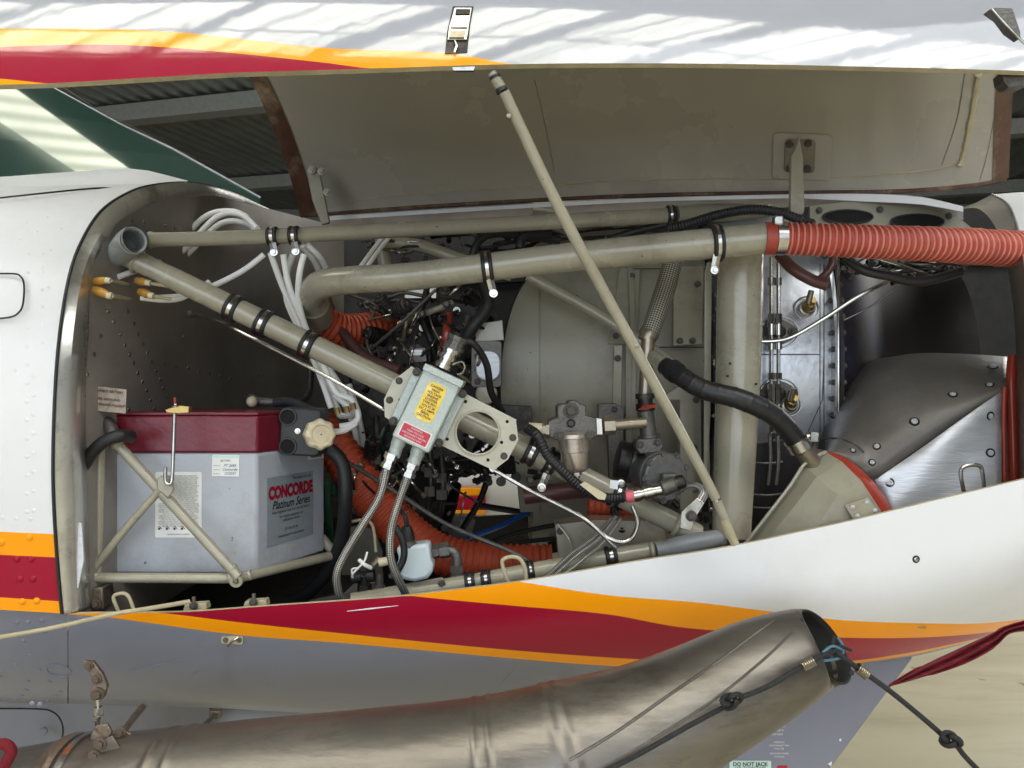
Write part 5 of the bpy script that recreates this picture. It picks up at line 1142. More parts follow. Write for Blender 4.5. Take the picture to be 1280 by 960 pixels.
ux1 = Vector((math.cos(a_), 0, -math.sin(a_))); uy1 = Vector((math.sin(a_), 0, math.cos(a_)))
for i, s_ in enumerate(('DANGER', 'HIGH', 'VOLTAGE', 'ENGINE', 'EXCITER', 'TYPE 9011', 'VOLTS 28', 'DC 3 AMPS', 'SERIAL', 'CAUTION')):
    c1 = rpoly(c0[0], c0[1], [(0, -20+4.4*i)], EA)[0]; text(yl, s_, P(c1[0], c1[1], 1.0538), ux1, uy1, .0042, 'inkd', bold=.0001)
c0 = rpoly(534, 511, [(0, 36)], EA)[0]; 
lab(rpoly(c0[0], c0[1], rrect(40, 20, 2), EA), 1.0544, 'lab_w', 'label_border', eb)
rl = lab(rpoly(c0[0], c0[1], rrect(37, 17, 1.5), EA), 1.0538, 'lab_r', 'warning_label', eb)
for i, s_ in enumerate(('WARNING', 'HIGH VOLTAGE', 'DISCONNECT BEFORE', 'SERVICING UNIT')):
    c1 = rpoly(c0[0], c0[1], [(0, -6+4*i)], EA)[0]; text(rl, s_, P(c1[0], c1[1], 1.0534), ux1, uy1, .0032, 'inkw')
def lath(name, x0, y0, x1, y1, d, prof, m, parent, seg=20, dz=0):
    A = P(x0, y0, d); B = P(x1, y1, d+dz); ax = B-A; L_ = ax.length; mb = MB(); mb.lathe(A, ax, [(t*L_, r*K*d) for t, r in prof], seg); return mb.build(name, m, parent, ang=30)
cn = lath('top_connector', 553, 460, 571, 424, 1.075, [(0, 11), (.15, 11), (.16, 9), (.3, 9), (.3, 12), (.42, 12), (.42, 10), (.55, 10), (.55, 12.5), (.8, 12.5), (.8, 10), (.95, 10), (1, 8), (1, .1)], 'steel', ec, 22)
lath('lock_ring', 566, 437, 573, 421, 1.07, [(0, 10), (0, 13.5), (.3, 13.5), (.3, 11.5), (.7, 11.5), (.7, 13.5), (1, 13.5), (1, 7)], 'mid', ec, 10)
mb = MB(); pipe(mb, [(566, 456, 1.06), (577, 452, 1.055), (581, 458, 1.055), (578, 466, 1.06), (572, 468, 1.065)], 1.3, seg=6); mb.build('lockwire', 'steel', ec)
for (x0, y0, x1, y1) in ((500, 548, 492, 570), (524, 560, 516, 582)):
    lath('outlet_boss', x0, y0, x1, y1, 1.075, [(0, 9), (.4, 9), (.4, 8), (1, 8), (1, .1)], 'mint', ec, 16)
for i, (st, pts) in enumerate((((491, 567, 482, 590), [(483, 587, 1.07), (474, 622, 1.065), (452, 658, 1.06), (430, 695, 1.06), (421, 718, 1.06), (423, 740, 1.07), (430, 770, 1.09)]), ((516, 579, 508, 600), [(509, 597, 1.07), (497, 632, 1.06), (489, 662, 1.06), (488, 695, 1.06), (497, 722, 1.07), (512, 752, 1.10)]))):
    t = thing('braided_conduit', P(pts[3][0], pts[3][1], 1.06), 'steel braided ignition lead from the exciter box, %s' % ('left and slanting' if i == 0 else 'right and nearly upright'), 'conduit')
    lath('coupling_nut', st[0], st[1], st[2], st[3], 1.073, [(0, 7), (0, 9.5), (.3, 9.5), (.32, 7.5), (.55, 7.5), (.55, 9), (.8, 9), (.85, 6), (1, 5.5)], 'steel', t, 6)
    lath('ferrule', st[2]+1, st[3]-3, st[2]-4, st[3]+10, 1.071, [(0, 6), (.9, 6), (1, 5.2)], 'steel', t, 16)
    mb = MB(); pipe(mb, pts, 5.0, seg=14, n=10); mb.build('braid', 'braid', t)
# ================================================================ FUEL FILTER + PUMP + PIPES
ff = thing('fuel_filter', P(722, 590, 1.2), 'fuel filter with dark cast head and champagne coloured bowl', 'fuel filter')
mb = MB(); mb.prism([(697, 511), (702, 508), (710, 508), (711, 504), (722, 504), (724, 508), (731, 509), (732, 522), (745, 525), (748, 545), (735, 552), (700, 552), (688, 548), (686, 528), (698, 524)], 1.2, .045); mb.build('filter_head', 'mid', ff, bevel=.003)
lath('head_boss', 714, 517, 714, 516.9, 1.19, [(0, 6), (1, 6)], 'mid', ff)
stud('bolt', 'mid', ff, P(714, 516, 1.197), (0, -1, 0), .0075); stud('screw', 'mid', ff, P(714, 531, 1.197), (0, -1, 0), .004)
lath('filter_bowl', 717, 540, 720, 594, 1.205, [(0, 10), (.0, 22), (.06, 25), (.14, 25), (.16, 19), (.45, 18), (.46, 17), (.8, 15.5), (.86, 13.5), (.9, 9), (.9, 4.5), (1, 4.5), (1, .1)], 'champ', ff, 32)
lath('drain_plug', 720, 585, 721, 597, 1.2, [(0, 6), (.6, 6), (.6, 3), (1, 3), (1, .1)], 'champ', ff, 6)
for x in (701, 735): stud('bolt', 'mid', ff, P(x, 545, 1.18), (0, -1, 0), .0045)
ff.location = WL['fuel_filter']+P(717, 560, 1.13)-P(717, 560, 1.2)
lath('inlet_nut', 688, 538, 680, 538, 1.21, [(0, 6), (.0, 11), (.5, 11), (.5, 9), (1, 9)], 'bronze', ff, 6); lath('inlet_pipe', 682, 538, 664, 537, 1.21, [(0, 7), (1, 7)], 'cream', ff, 16)
mb = MB(); mb.prism([(744, 525), (750, 526), (751, 544), (745, 544)], 1.195, .01); mb.build('head_tag', 'lab_w', ff)
lath('outlet_nut', 751, 534, 768, 533, 1.21, [(0, 7), (.1, 11), (.85, 11), (.85, 7)], 'bronze', ff, 6); lath('outlet_pipe', 766, 533, 802, 530, 1.21, [(0, 6.5), (.45, 6.5), (.45, 7.5), (.52, 7.5), (.52, 6.5), (1, 6.5)], 'bronze', ff, 16)
fp = thing('fuel_pump', P(820, 625, 1.2), 'dark cast engine fuel pump with a round bolted cover', 'fuel pump')
lath('tee_body', 806, 510, 812, 552, 1.2, [(0, 8), (.1, 10.5), (.8, 10.5), (.8, 14), (1, 14)], 'mid', fp, 20)
lath('tee_clamp', 806, 492, 807, 513, 1.2, [(0, 9), (0, 12), (.3, 12), (.3, 9.5), (.6, 9.5), (.6, 12), (1, 12), (1, 8)], 'dark', fp, 18)
mb = MB(); mb.prism([(796, 549), (826, 547), (830, 558), (826, 566), (800, 568), (795, 560)], 1.18, .03); mb.build('mount_flange', 'mid', fp, bevel=.002)
for x, y in ((800, 556), (822, 553)): stud('bolt', 'mid', fp, P(x, y, 1.178), (0, -1, 0), .004)
c_ = P(832, 596, 1.16); axp = Vector((.35, -1, 0)).normalized(); R0 = 30*K*1.16
mb = MB(); mb.lathe(c_, axp, [(-.06, .012), (-.06, R0*.75), (-.03, R0*.85), (-.02, R0), (-.012, R0*1.02), (-.012, R0*.98), (-.004, R0*.98), (-.004, R0*1.0), (.002, R0), (.004, R0*.94), (.004, .0001)], 44); mb.build('pump_cover', 'castd', fp, ang=30)
for i in range(9):
    a = i*2*math.pi/9+.2; u = Vector((0, 0, 1)); v = axp.cross(u); stud('bolt', 'mid', fp, c_+axp*.003+(u*math.cos(a)+v*math.sin(a))*R0*.97, axp, .0038)
lath('pump_motor', 800, 580, 772, 574, 1.24, [(0, 26), (.5, 26), (.52, 24), (1, 24), (1.05, 20), (1.05, .1)], 'dark', fp, 28)
lath('motor_band', 790, 578, 786, 577, 1.24, [(0, 27), (1, 27)], 'mid', fp, 28)
mb = MB(); mb.box(P(836, 597, 1.145), (.02, .02, .012)); mb.build('electric_port', 'mid', fp, bevel=.002)
sn = lath('solenoid', 826, 612, 850, 602, 1.125, [(0, 8), (.1, 10), (.7, 10), (.75, 7), (1, 7), (1, .1)], 'mid', fp, 20)
lath('solenoid_cap', 846, 604, 856, 601, 1.125, [(0, 9), (.8, 9), (1, 7), (1, .1)], 'dark', fp, 14)
pc = thing('pump_connector', P(805, 618, 1.12), 'silver cylindrical connector with a pink band plugged into the pump', 'connector')
lath('connector_shell', 783, 621, 826, 612, 1.125, [(0, 5), (.0, 7), (.2, 7), (.2, 9), (.4, 9), (.4, 7.5), (.5, 7.5), (.5, 9.5), (.75, 9.5), (.75, 8), (1, 8)], 'steel', pc, 20)
lath('pink_band', 782, 621, 792, 620, 1.12, [(0, 6), (0, 7.6), (1, 7.6), (1, 6)], 'pink', pc, 16)
mb = MB(); q = [P(725, 606, 1.098), P(731, 602, 1.098), P(758, 618, 1.10), P(756, 625, 1.10), P(748, 624, 1.10)]; mb.extr(q, (0, .003, 0)); mb.build('cable_tag', 'cream', label='cream identification tag wrapped on the ribbed conduit', cat='tag')
mb = MB(); mb.prism([(763, 600), (773, 601), (772, 612), (762, 610)], 1.13, .002); ct_ = mb.build('clip_tab', 'alu', label='small square bright tab above the pump connector', cat='clip')
sb = thing('braided_fuel_hose', P(806, 500, 1.22), 'bronze braided fuel hose with a plain pipe below, joining the pump', 'fuel hose')
mb = MB(); pipe(mb, [(842, 325, 1.27, 12), (832, 360, 1.26, 13), (820, 395, 1.24, 12.5), (812, 418, 1.23, 12)], seg=24, n=10); mb.build('braid', 'braid2', sb)
lath('hose_ferrule', 813, 413, 808, 426, 1.23, [(0, 12), (.2, 13), (.6, 13), (.6, 11.5), (1, 11.5)], 'bronze', sb, 22)
lath('hose_pipe', 810, 424, 806, 498, 1.22, [(0, 8.5), (.92, 8.5), (.92, 10), (1, 10)], 'bronze', sb, 22)
mb = MB()
for k_ in range(5): pipe(mb, [(798+k_, 512-k_*.5, 1.18), (808, 508+math.sin(k_)*3, 1.178), (820, 506+k_, 1.182)], .9, seg=5)
mb.build('lockwire', 'seal', sb)
lug = thing('ground_strap', P(860, 650, 1.15), 'silver braided bonding strap lug bolted beside the lower tube', 'bonding strap')
mb = MB(); mb.prism([(852, 640), (858, 634), (872, 622), (881, 628), (868, 650), (864, 664), (850, 660)], 1.13, .003); mb.build('strap_lug', 'steel', lug, bevel=.0006)
stud('bolt', 'mid', lug, P(864, 645, 1.129), (0, -1, 0), .0055)
mb = MB(); pipe(mb, [(874, 628, 1.132), (880, 615, 1.14), (870, 606, 1.15), (850, 612, 1.16)], 6, seg=10, flat=.5); mb.build('strap_braid', 'braid', lug)
bx = thing('relay_box', P(760, 690, 1.3), 'tan boxy cover behind the lower mount tube', 'box')
panel([(694, 656), (745, 650), (830, 652), (835, 700), (700, 705)], 1.25, 'tan', 'cover_panel', .05, ((700, 664),), bx)
mb = MB(); pipe(mb, [(697, 655, 1.245), (712, 676, 1.24), (716, 706, 1.24)], 1.4, seg=6); mb.build('cover_rib', 'tan', bx)
# ================================================================ WHITE TRANSDUCER + FITTINGS
tr = thing('fluid_reservoir', P(518, 728, 1.14), 'pale plastic fluid reservoir with a black plug at the bottom of the bay', 'reservoir')
mb = MB(); mb.prism([(494, 685), (536, 679), (538, 700), (541, 705), (541, 716), (534, 724), (518, 728), (502, 725), (496, 716), (496, 705), (499, 700)], 1.12, .035); mb.build('reservoir_body', 'tank', tr, bevel=.005)
lath('reservoir_neck', 513, 694, 511, 674, 1.13, [(0, 6), (.5, 6), (.5, 9), (.75, 9), (.75, 7), (1, 7), (1, .1)], 'mid', tr, 18)
lath('plug', 511, 676, 508, 658, 1.13, [(0, 8), (.5, 8), (1, 6), (1, .1)], 'rubber', tr, 14)
mb = MB(); pipe(mb, [(508, 660, 1.13), (505, 645, 1.13), (497, 640, 1.14), (488, 655, 1.14)], 2, seg=8); pipe(mb, [(512, 662, 1.13), (506, 640, 1.13), (496, 636, 1.14)], 1.4, seg=8); mb.build('plug_lead', 'rubber', tr)
mb = MB(); pipe(mb, [(494, 658, 1.1), (503, 675, 1.1), (505, 695, 1.1), (498, 712, 1.1), (488, 722, 1.1)], 4.5, seg=12); mb.build('wire_conduit', 'rubber', label='short black hose curling beside the pale reservoir', cat='conduit')
el = thing('elbow_fitting', P(568, 725, 1.15), 'dull grey pipe elbow right of the pale reservoir', 'pipe fitting')
lath('elbow_nut', 540, 690, 562, 687, 1.15, [(0, 6), (0, 9), (.35, 9), (.35, 7), (.45, 7), (.45, 10), (1, 10), (1, 6)], 'mid', el, 6)
mb = MB(); pipe(mb, [(558, 688, 1.15), (566, 689, 1.15), (571, 697, 1.15), (571, 712, 1.15)], 6, seg=14); mb.build('elbow_bend', 'mid', el)
lath('lower_nut', 571, 706, 571, 728, 1.15, [(0, 6), (0, 9), (.4, 9), (.4, 7.5), (.6, 7.5), (.6, 10), (1, 10)], 'mid', el, 6)
vf = thing('drain_valve', P(450, 745, 1.14), 'cluster of small dark drain valves with a white tie at the bottom of the bay', 'valve')
lath('valve_body', 440, 722, 468, 718, 1.14, [(0, 5), (0, 8), (.4, 8), (.4, 6), (.7, 6), (.7, 9), (1, 9)], 'dark', vf, 12)
lath('valve_body', 455, 745, 457, 715, 1.14, [(0, 9), (.5, 9), (.5, 6), (1, 6), (1, .1)], 'dark', vf, 12); lath('valve_body', 474, 745, 474, 716, 1.14, [(0, 7), (.5, 7), (.5, 5), (1, 5), (1, .1)], 'mid', vf, 12)
lath('valve_stem', 462, 712, 475, 697, 1.14, [(0, 4), (1, 4)], 'bronze', vf, 10); lath('valve_cap', 474, 703, 486, 701, 1.12, [(0, 5.5), (1, 5.5), (1, .1)], 'cream', vf, 14)
mb = MB(); pipe(mb, [(449, 700, 1.13), (456, 706, 1.125), (464, 710, 1.13)], 2.6, seg=8); pipe(mb, [(459, 690, 1.13), (455, 702, 1.125), (442, 716, 1.125), (440, 721, 1.13)], 1.4, seg=6); pipe(mb, [(447, 710, 1.128), (440, 712, 1.128), (441, 722, 1.13)], 1.2, seg=6); mb.build('cable_tie', 'wire', vf)
panel([(480, 735), (552, 722), (556, 726), (556, 745), (480, 752)], 1.13, 'tan2', 'sill_bracket', .004, ((552, 730),), vf)
panel([(384, 752), (430, 742), (444, 728), (470, 728), (470, 760), (384, 762)], 1.2, 'mid', 'sill_web', .01, (), vf)
lb_ = thing('inner_bulkhead', P(440, 720, 1.5), 'tan inner bulkhead panel left of the orange red hose', 'bulkhead')
panel([(432, 660), (462, 655), (478, 690), (478, 745), (425, 745)], 1.42, 'tan2', 'bulkhead_sheet', .01, (), lb_)
# ================================================================ ACCESSORY CLUTTER (individual fittings)
random.seed(11)
ag = thing('accessory_gearbox', P(540, 560, 1.5), 'dark oily accessory gearbox crowded with fittings behind the exciter box', 'gearbox')
mb = MB(); mb.prism([(470, 372), (560, 372), (615, 380), (620, 520), (590, 575), (480, 585), (440, 520), (430, 430)], 1.52, .2); mb.build('gearbox_housing', 'dark', ag, bevel=.008)
def frag(parent, x, y, d, s, m):
    k_ = random.random(); A = P(x, y, d); a = random.choice([0, 25, 90, 115, random.uniform(0, 180)]); t = math.radians(a); ax = Vector((math.cos(t), random.uniform(-.6, .2), math.sin(t))).normalized()
    mb = MB()
    if k_ < .45:
        L_ = s*random.uniform(1, 2.6)*K*d; r = s*random.uniform(.35, .7)*K*d
        mb.lathe(A-ax*L_/2, ax, [(0, .0002), (0, r), (L_*.3, r), (L_*.3, r*.7), (L_*.45, r*.7), (L_*.45, r*1.15), (L_*.7, r*1.15), (L_*.7, r*.6), (L_, r*.6), (L_, .0002)], random.choice([6, 8, 12])); nm = 'fitting'
    elif k_ < .65:
        u = ax.cross(Vector((0, 1, 0))).normalized(); v = ax.cross(u); mb.box(A, (s*random.uniform(1, 2)*K*d, s*random.uniform(.5, 1.2)*K*d, s*.8*K*d), (ax, v, u)); nm = 'bracket'
    elif k_ < .85:
        mb.lathe(A, (0.1, -1, .1), [(-.01, s*.8*K*d), (0, s*.8*K*d), (.003, s*.7*K*d), (.003, s*.4*K*d), (.008, s*.38*K*d), (.008, .0002)], 14); nm = 'cap'
    else:
        L_ = s*3*K*d; mb.tube([A, A+ax*L_*.5+Vector((0, -.01, .006)), A+ax*L_+Vector((0, 0, -.01))], s*.22*K*d, 8); nm = 'link_rod'
    return mb.build(nm, m, parent, ang=40, bevel=.0006 if nm == 'bracket' else 0)
for i in range(230):
    x = random.uniform(440, 618); y = random.uniform(378, 470) if random.random() < .62 else random.uniform(470, 600)
    if y > 380+max(0, (470-x))*1.5 or True:
        frag(ag, x, y, random.uniform(1.38, 1.5), random.uniform(3, 7.5), random.choice(['dark', 'dark', 'mid', 'darker', 'steel', 'mid', 'bronze']))
for x, y, x1, y1, r, m in ((536, 345, 522, 400, 4, 'darker'), (528, 400, 545, 450, 5, 'darker'), (515, 408, 530, 380, 2, 'steel'), (555, 375, 580, 350, 2, 'steel'), (508, 420, 513, 405, 4, 'steel'), (560, 392, 553, 445, 6, 'seal'), (530, 392, 565, 378, 4, 'tan'), (585, 395, 575, 430, 3, 'mid')):
    mb = MB(); pipe(mb, [(x, y, 1.36), ((x+x1)/2+2, (y+y1)/2, 1.35), (x1, y1, 1.36)], r, seg=10); mb.build('linkage', m, ag)
for x, y, r in ((527, 392, 5), (558, 380, 5), (520, 440, 10), (508, 404, 4)):
    mb = MB(); mb.lathe(P(x, y, 1.345), (0, -1, 0), [(-.01, r*K*1.34), (0, r*K*1.34), (.003, r*.6*K*1.34), (.003, .0001)], 14); mb.build('cap', 'mid', ag)
mb = MB(); mb.prism([(512, 435), (532, 434), (534, 452), (512, 454)], 1.34, .02); dp = mb.build('data_plate', 'mid', ag, bevel=.001)
mb = MB(); mb.prism([(516, 437), (528, 437), (528, 444), (516, 444)], 1.338, .003); mb.build('plate_face', 'alu', dp)
def nutline(parent, pts, r, m, nm='fuel_line'):
    q = smooth([a+(r,) for a in pts], 8); mb = MB(); w = [P(*a[:3]) for a in q]; mb.tube(w, [r*K*a[2] for a in q], 10); o = mb.build(nm, m, parent)
    for A, B in ((w[0], w[2]), (w[-1], w[-3])):
        ax = (B-A).normalized(); R_ = r*K*1.4*1.7; mb = MB(); mb.lathe(A, ax, [(0, .0003), (0, R_), (R_*1.5, R_), (R_*1.6, R_*.75), (R_*2.2, R_*.7), (R_*2.2, .0003)], 6); mb.build('line_nut', random.choice(['steel', 'mid', 'bronze']), o if False else parent)
def casting(parent, x, y, d, r, m):
    a = random.uniform(0, 3.1); ax = Vector((math.cos(a)*.8, -.5, math.sin(a)*.8)).normalized(); R_ = r*K*d; pr_ = [(-R_*1.4, .0003), (-R_*1.4, R_*.7)]; t = -R_*1.2
    while t < R_*.8: pr_ += [(t, R_*.74), (t, R_*1.0), (t+R_*.14, R_*1.0), (t+R_*.14, R_*.74)]; t += R_*.3
    pr_ += [(R_, R_*.9), (R_*1.3, R_*.85), (R_*1.35, R_*.4), (R_*1.7, R_*.36), (R_*1.7, .0003)]
    mb = MB(); mb.lathe(P(x, y, d), ax, pr_, 20); o = mb.build('ribbed_casting', m, parent, ang=30)
    for i in range(5):
        u = ax.cross(Vector((0, 0, 1))).normalized(); v = ax.cross(u); t = i*2*math.pi/5; stud('bolt', 'mid', parent, P(x, y, d)+ax*R_*1.3+(u*math.cos(t)+v*math.sin(t))*R_*.65, ax, .0022)
for x, y, r in ((470, 420, 11), (500, 385, 10), (545, 400, 9), (575, 425, 11), (590, 372, 8), (520, 460, 10), (480, 380, 9), (600, 470, 9), (555, 372, 8), (465, 560, 10), (560, 560, 9)): casting(ag, x, y, 1.36, r, random.choice(['mid', 'dark', 'mid']))
for i in range(34):
    x = random.uniform(450, 600); y = random.uniform(375, 450) if i % 3 else random.uniform(570, 640); dx1 = random.uniform(-35, 35); dy1 = random.uniform(8, 55)
    nutline(ag, [(x, y, 1.36), (x+dx1*.2+random.uniform(-9, 9), y+dy1*.4, random.uniform(1.31, 1.34)), (x+dx1, y+dy1, 1.35)], random.uniform(1.0, 2.6), random.choice(['steel', 'rubber', 'mid', 'steel', 'bronze', 'rubber']))
for i in range(14):
    x = random.uniform(450, 800); y = random.uniform(288, 312); nutline(ag, [(x, y, 1.43), (x+25, y-random.uniform(-8, 8), 1.41), (x+random.uniform(40, 80), y+random.uniform(-6, 8), 1.43)], random.uniform(1.0, 2.4), random.choice(['steel', 'mid', 'rubber', 'steel']))
for i in range(10):
    x = random.uniform(1055, 1180); y = random.uniform(322, 345); nutline(ag, [(x, y, 1.24), (x+25, y+random.uniform(-8, 8), 1.22), (x+random.uniform(40, 70), y+random.uniform(-6, 8), 1.24)], random.uniform(1.0, 2.4), random.choice(['steel', 'mid', 'rubber', 'steel']))
tc_ = thing('top_plumbing', P(700, 300, 1.5), 'tangle of dark lines and fittings between the two long tan tubes', 'plumbing')
for i in range(60):
    frag(tc_, random.uniform(440, 830), random.uniform(284, 325), random.uniform(1.45, 1.6), random.uniform(3, 7), random.choice(['dark', 'mid', 'darker', 'darker', 'tan2']))
for i in range(9):
    y = random.uniform(288, 318); x = random.uniform(500, 760); w_ = random.uniform(60, 160); mb = MB(); pipe(mb, [(x, y, 1.46), (x+w_*.5, y-random.uniform(-3, 6), 1.44), (x+w_, y-8, 1.46)], random.uniform(1.2, 3), seg=8); mb.build('line', random.choice(['steel', 'mid', 'rubber', 'rubber', 'darker']), tc_)
for pts, r in (([(590, 320, 1.4), (600, 300, 1.4), (625, 292, 1.4), (700, 300, 1.42)], 5), ([(650, 310, 1.4), (655, 295, 1.4), (690, 292, 1.4)], 6), ([(760, 300, 1.42), (800, 288, 1.4), (835, 280, 1.38)], 5)):
    mb = MB(); pipe(mb, pts, r, seg=10); mb.build('sleeved_line', 'rubber', tc_)
pb = thing('lower_plumbing', P(560, 660, 1.5), 'dark pipe fittings hanging in the shadow below the gearbox', 'plumbing')
for i in range(70):
    x = random.uniform(500, 570) if i % 2 else random.uniform(560, 700); y = random.uniform(575, 665) if x < 565 else random.uniform(585, 603)
    frag(pb, x, y, random.uniform(1.36, 1.5), random.uniform(4, 8), random.choice(['dark', 'darker', 'darker', 'mid']))
for x, y0, y1 in ((537, 560, 640), (552, 570, 640), (470, 520, 600)):
    mb = MB(); pipe(mb, [(x, y0, 1.38), (x+2, (y0+y1)/2, 1.37), (x-2, y1, 1.38)], 4, seg=10); mb.build('line', 'dark', pb)
    for t in (.3, .6): lath('union_nut', x, y0+(y1-y0)*t, x, y0+(y1-y0)*t+12, 1.37, [(0, 4), (0, 7), (1, 7), (1, 4)], 'mid', pb, 6)
pr = thing('nose_plumbing', P(1080, 340, 1.25), 'dark lines, clips and fittings around the steel case top near the nose', 'plumbing')
for i in range(55):
    x = random.uniform(1050, 1190); y = random.uniform(325, 350); frag(pr, x, y, random.uniform(1.22, 1.4), random.uniform(3, 7), random.choice(['dark', 'darker', 'mid', 'darker']))

for i in range(22):
    x = random.uniform(885, 905); y = random.uniform(350, 640); frag(pr, x-4, y, random.uniform(1.26, 1.3), random.uniform(3, 5), random.choice(['dark', 'steel', 'mid']))
pq = thing('pump_plumbing', P(850, 640, 1.25), 'shadowed fittings and hoses around the fuel pump', 'plumbing')
for i in range(40):
    x = random.uniform(768, 900); y = random.uniform(600, 665); frag(pq, x, y, random.uniform(1.22, 1.32), random.uniform(4, 8), random.choice(['dark', 'darker', 'darker', 'mid']))
# ================================================================ EXHAUST STACK
xs = thing('exhaust_stack', P(520, 985, .88), 'large scorched steel exhaust pipe with an oval mouth pointing right', 'exhaust pipe')
CL = [(-90, 1012, .98, 58), (0, 1000, .96, 58), (100, 992, .94, 67), (190, 996, .92, 80), (300, 998, .91, 92), (450, 990, .90, 97), (600, 974, .90, 97), (700, 950, .90, 93), (790, 922, .91, 86), (870, 882, .92, 74), (950, 840, .935, 65), (1005, 815, .95, 54), (1030, 808, .955, 47)]
q = smooth(CL, 36); mb = MB(); seg = 48; pts = [P(*a[:3]) for a in q]; rr_ = [a[3]*K*a[2] for a in q]
for i, a in enumerate(q):   # two pressed ridges
    for xc in (607, 628, 700, 714, 210, 232): rr_[i] *= 1+.020*math.exp(-((a[0]-xc)/4.0)**2)
mb.tube(pts, rr_, seg, False)
n = len(pts); T_ = (pts[-1]-pts[-9]).normalized(); C_ = pts[-1]
for j in range(seg):       # slanted mouth
    for k_ in range(n-50, n):
        v = mb.v[k_*seg+j]; rel = (v-pts[k_]); wt = ((k_-(n-51))/50.0)**1.5
        v += T_*((rel.dot(Vector((0, .85, -.55))))*1.0*wt)
inner = [];  ms = MB()
last = [mb.v[(n-1)*seg+j].copy() for j in range(seg)]; cen = sum(last, Vector())/seg
g = [last+[last[0]], [cen+(v-cen)*.975 for v in last]+[cen+(last[0]-cen)*.975]]
for k_ in (9, 18, 30, 48, 72): 
    off = pts[-1-k_]-pts[-1]; s_ = (rr_[-1-k_]/rr_[-1])*.93 if k_ < 36 else 1.0
    rg = [cen+(v-cen)*s_+off for v in last]; g.append(rg+[rg[0]])
for i in range(n-1):
    for j in range(seg):
        if i > n-26-9*math.sin(j*.9)-6*math.sin(j*2.3+1): mb.m[i*seg+j] = 1 if i < n-12-5*math.sin(j*1.7) else 2
mb.build('pipe_wall', ['exh', 'exh_mid', 'exh_dark'], xs, ang=50)
mb = MB(); mb.grid(g); mb.build('sooty_bore', 'soot', xs, ang=60, recalc=False)
mb = MB(); mb.tube(last+[last[0]], .0014, 8, False); mb.build('mouth_rim', 'exh_dark', xs)
def surf(xf, ang, lift=1.0):
    i = min(range(n), key=lambda i: abs(q[i][0]-xf)); j = int(ang/(2*math.pi)*seg) % seg; v = mb_ex[i*seg+j]; return pts[i]+(v-pts[i])*lift
bex = BVHTree.FromPolygons([v for v in [p for p in sum([[pts[i]+(Vector((0, -math.cos(a_), math.sin(a_)))*rr_[i]) for a_ in [2*math.pi*j/36 for j in range(37)]] for i in range(n)], [])]], [(i*37+j, i*37+j+1, (i+1)*37+j+1, (i+1)*37+j) for i in range(n-1) for j in range(36)])
def ebead(px, r, nm='weld_bead', m='exh'):
    mb = MB(); q_ = smooth([(x, y, 0, 0) for x, y in px], 8); pt_ = []
    for a in q_:
        p, n_ = hit(bex, a[0], a[1], .9)
        pt_.append(p+n_*.0003)
    mb.tube(pt_, r, 7); mb.build(nm, m, xs)
ebead([(712, 950), (770, 915), (830, 873), (890, 832), (940, 795), (972, 772)], .0016)
ebead([(745, 962), (780, 945), (830, 915), (885, 880), (930, 845), (965, 815), (990, 790)], .0014, 'pressed_crease')
# clamp at the left, hanger
hg = thing('exhaust_hanger', P(130, 930, .95), 'rusty hanger bracket and steel turnbuckle holding the exhaust pipe', 'hanger')
i0 = min(range(n), key=lambda i: abs(q[i][0]-92)); T0_ = (pts[i0+2]-pts[i0-2]).normalized()
mb = MB(); mb.lathe(pts[i0], T0_, [(-.010, rr_[i0]*1.0), (-.010, rr_[i0]*1.05), (-.003, rr_[i0]*1.09), (.003, rr_[i0]*1.09), (.010, rr_[i0]*1.08), (.010, rr_[i0])], 44); mb.build('pipe_clamp', 'rust', hg)
i0 = min(range(n), key=lambda i: abs(q[i][0]-112)); mb = MB(); mb.lathe(pts[i0], T0_, [(-.004, rr_[i0]*1.0), (-.004, rr_[i0]*1.07), (.004, rr_[i0]*1.07), (.004, rr_[i0])], 44); mb.build('pipe_band', 'steel', hg)
mb = MB(); mb.prism([(103, 826), (116, 827), (128, 843), (134, 858), (130, 872), (118, 874), (113, 862), (118, 852), (110, 840)], .985, .006); ab1 = mb.build('hanger_arm', 'rust', hg, bevel=.001)
for x, y, r in ((111, 832, .004), (121, 849, .0045), (122, 868, .006)): stud('bolt', 'rust', ab1, P(x, y, .984), (0, -1, 0), r)
lath('turnbuckle', 122, 874, 125, 922, .965, [(0, 2.6), (.2, 2.6), (.2, 5.5), (.42, 5.5), (.42, 6.5), (.5, 6.5), (.5, 5), (.75, 5), (.75, 2.6), (1, 2.6)], 'steel', hg, 8)
mb = MB(); mb.prism([(128, 925), (140, 920), (156, 944), (155, 952), (130, 958), (112, 952), (114, 940)], .90, .004); br2 = mb.build('base_bracket', 'exh', hg, bevel=.001)
for x, y in ((118, 945), (133, 950), (147, 954), (125, 930)): stud('bolt', 'rust', br2, P(x, y, .899), (0, -1, 0), .005)
mb = MB(); mb.prism([(118, 900+8), (134, 905), (140, 916), (130, 928), (116, 934), (112, 922)], .93, .004); mb.build('clevis_plate', 'rust', hg, bevel=.001)
mb = MB(); pipe(mb, [(178, 884, 1.06), (165, 900, 1.02), (152, 918, .97), (146, 932, .93)], 4.5, seg=10); mb.build('hanger_link', 'rust', hg)
mb = MB(); mb.prism([(152, 912), (164, 918), (168, 932), (160, 944), (150, 938)], .925, .004); ck = mb.build('clevis_plate', 'rust', hg, bevel=.001)
stud('bolt', 'rust', ck, P(150, 916, .924), (0, -1, 0), .005)
hg2 = thing('exhaust_hanger', P(255, 905, 1.1), 'small dark hanger strut disappearing behind the exhaust pipe', 'hanger')
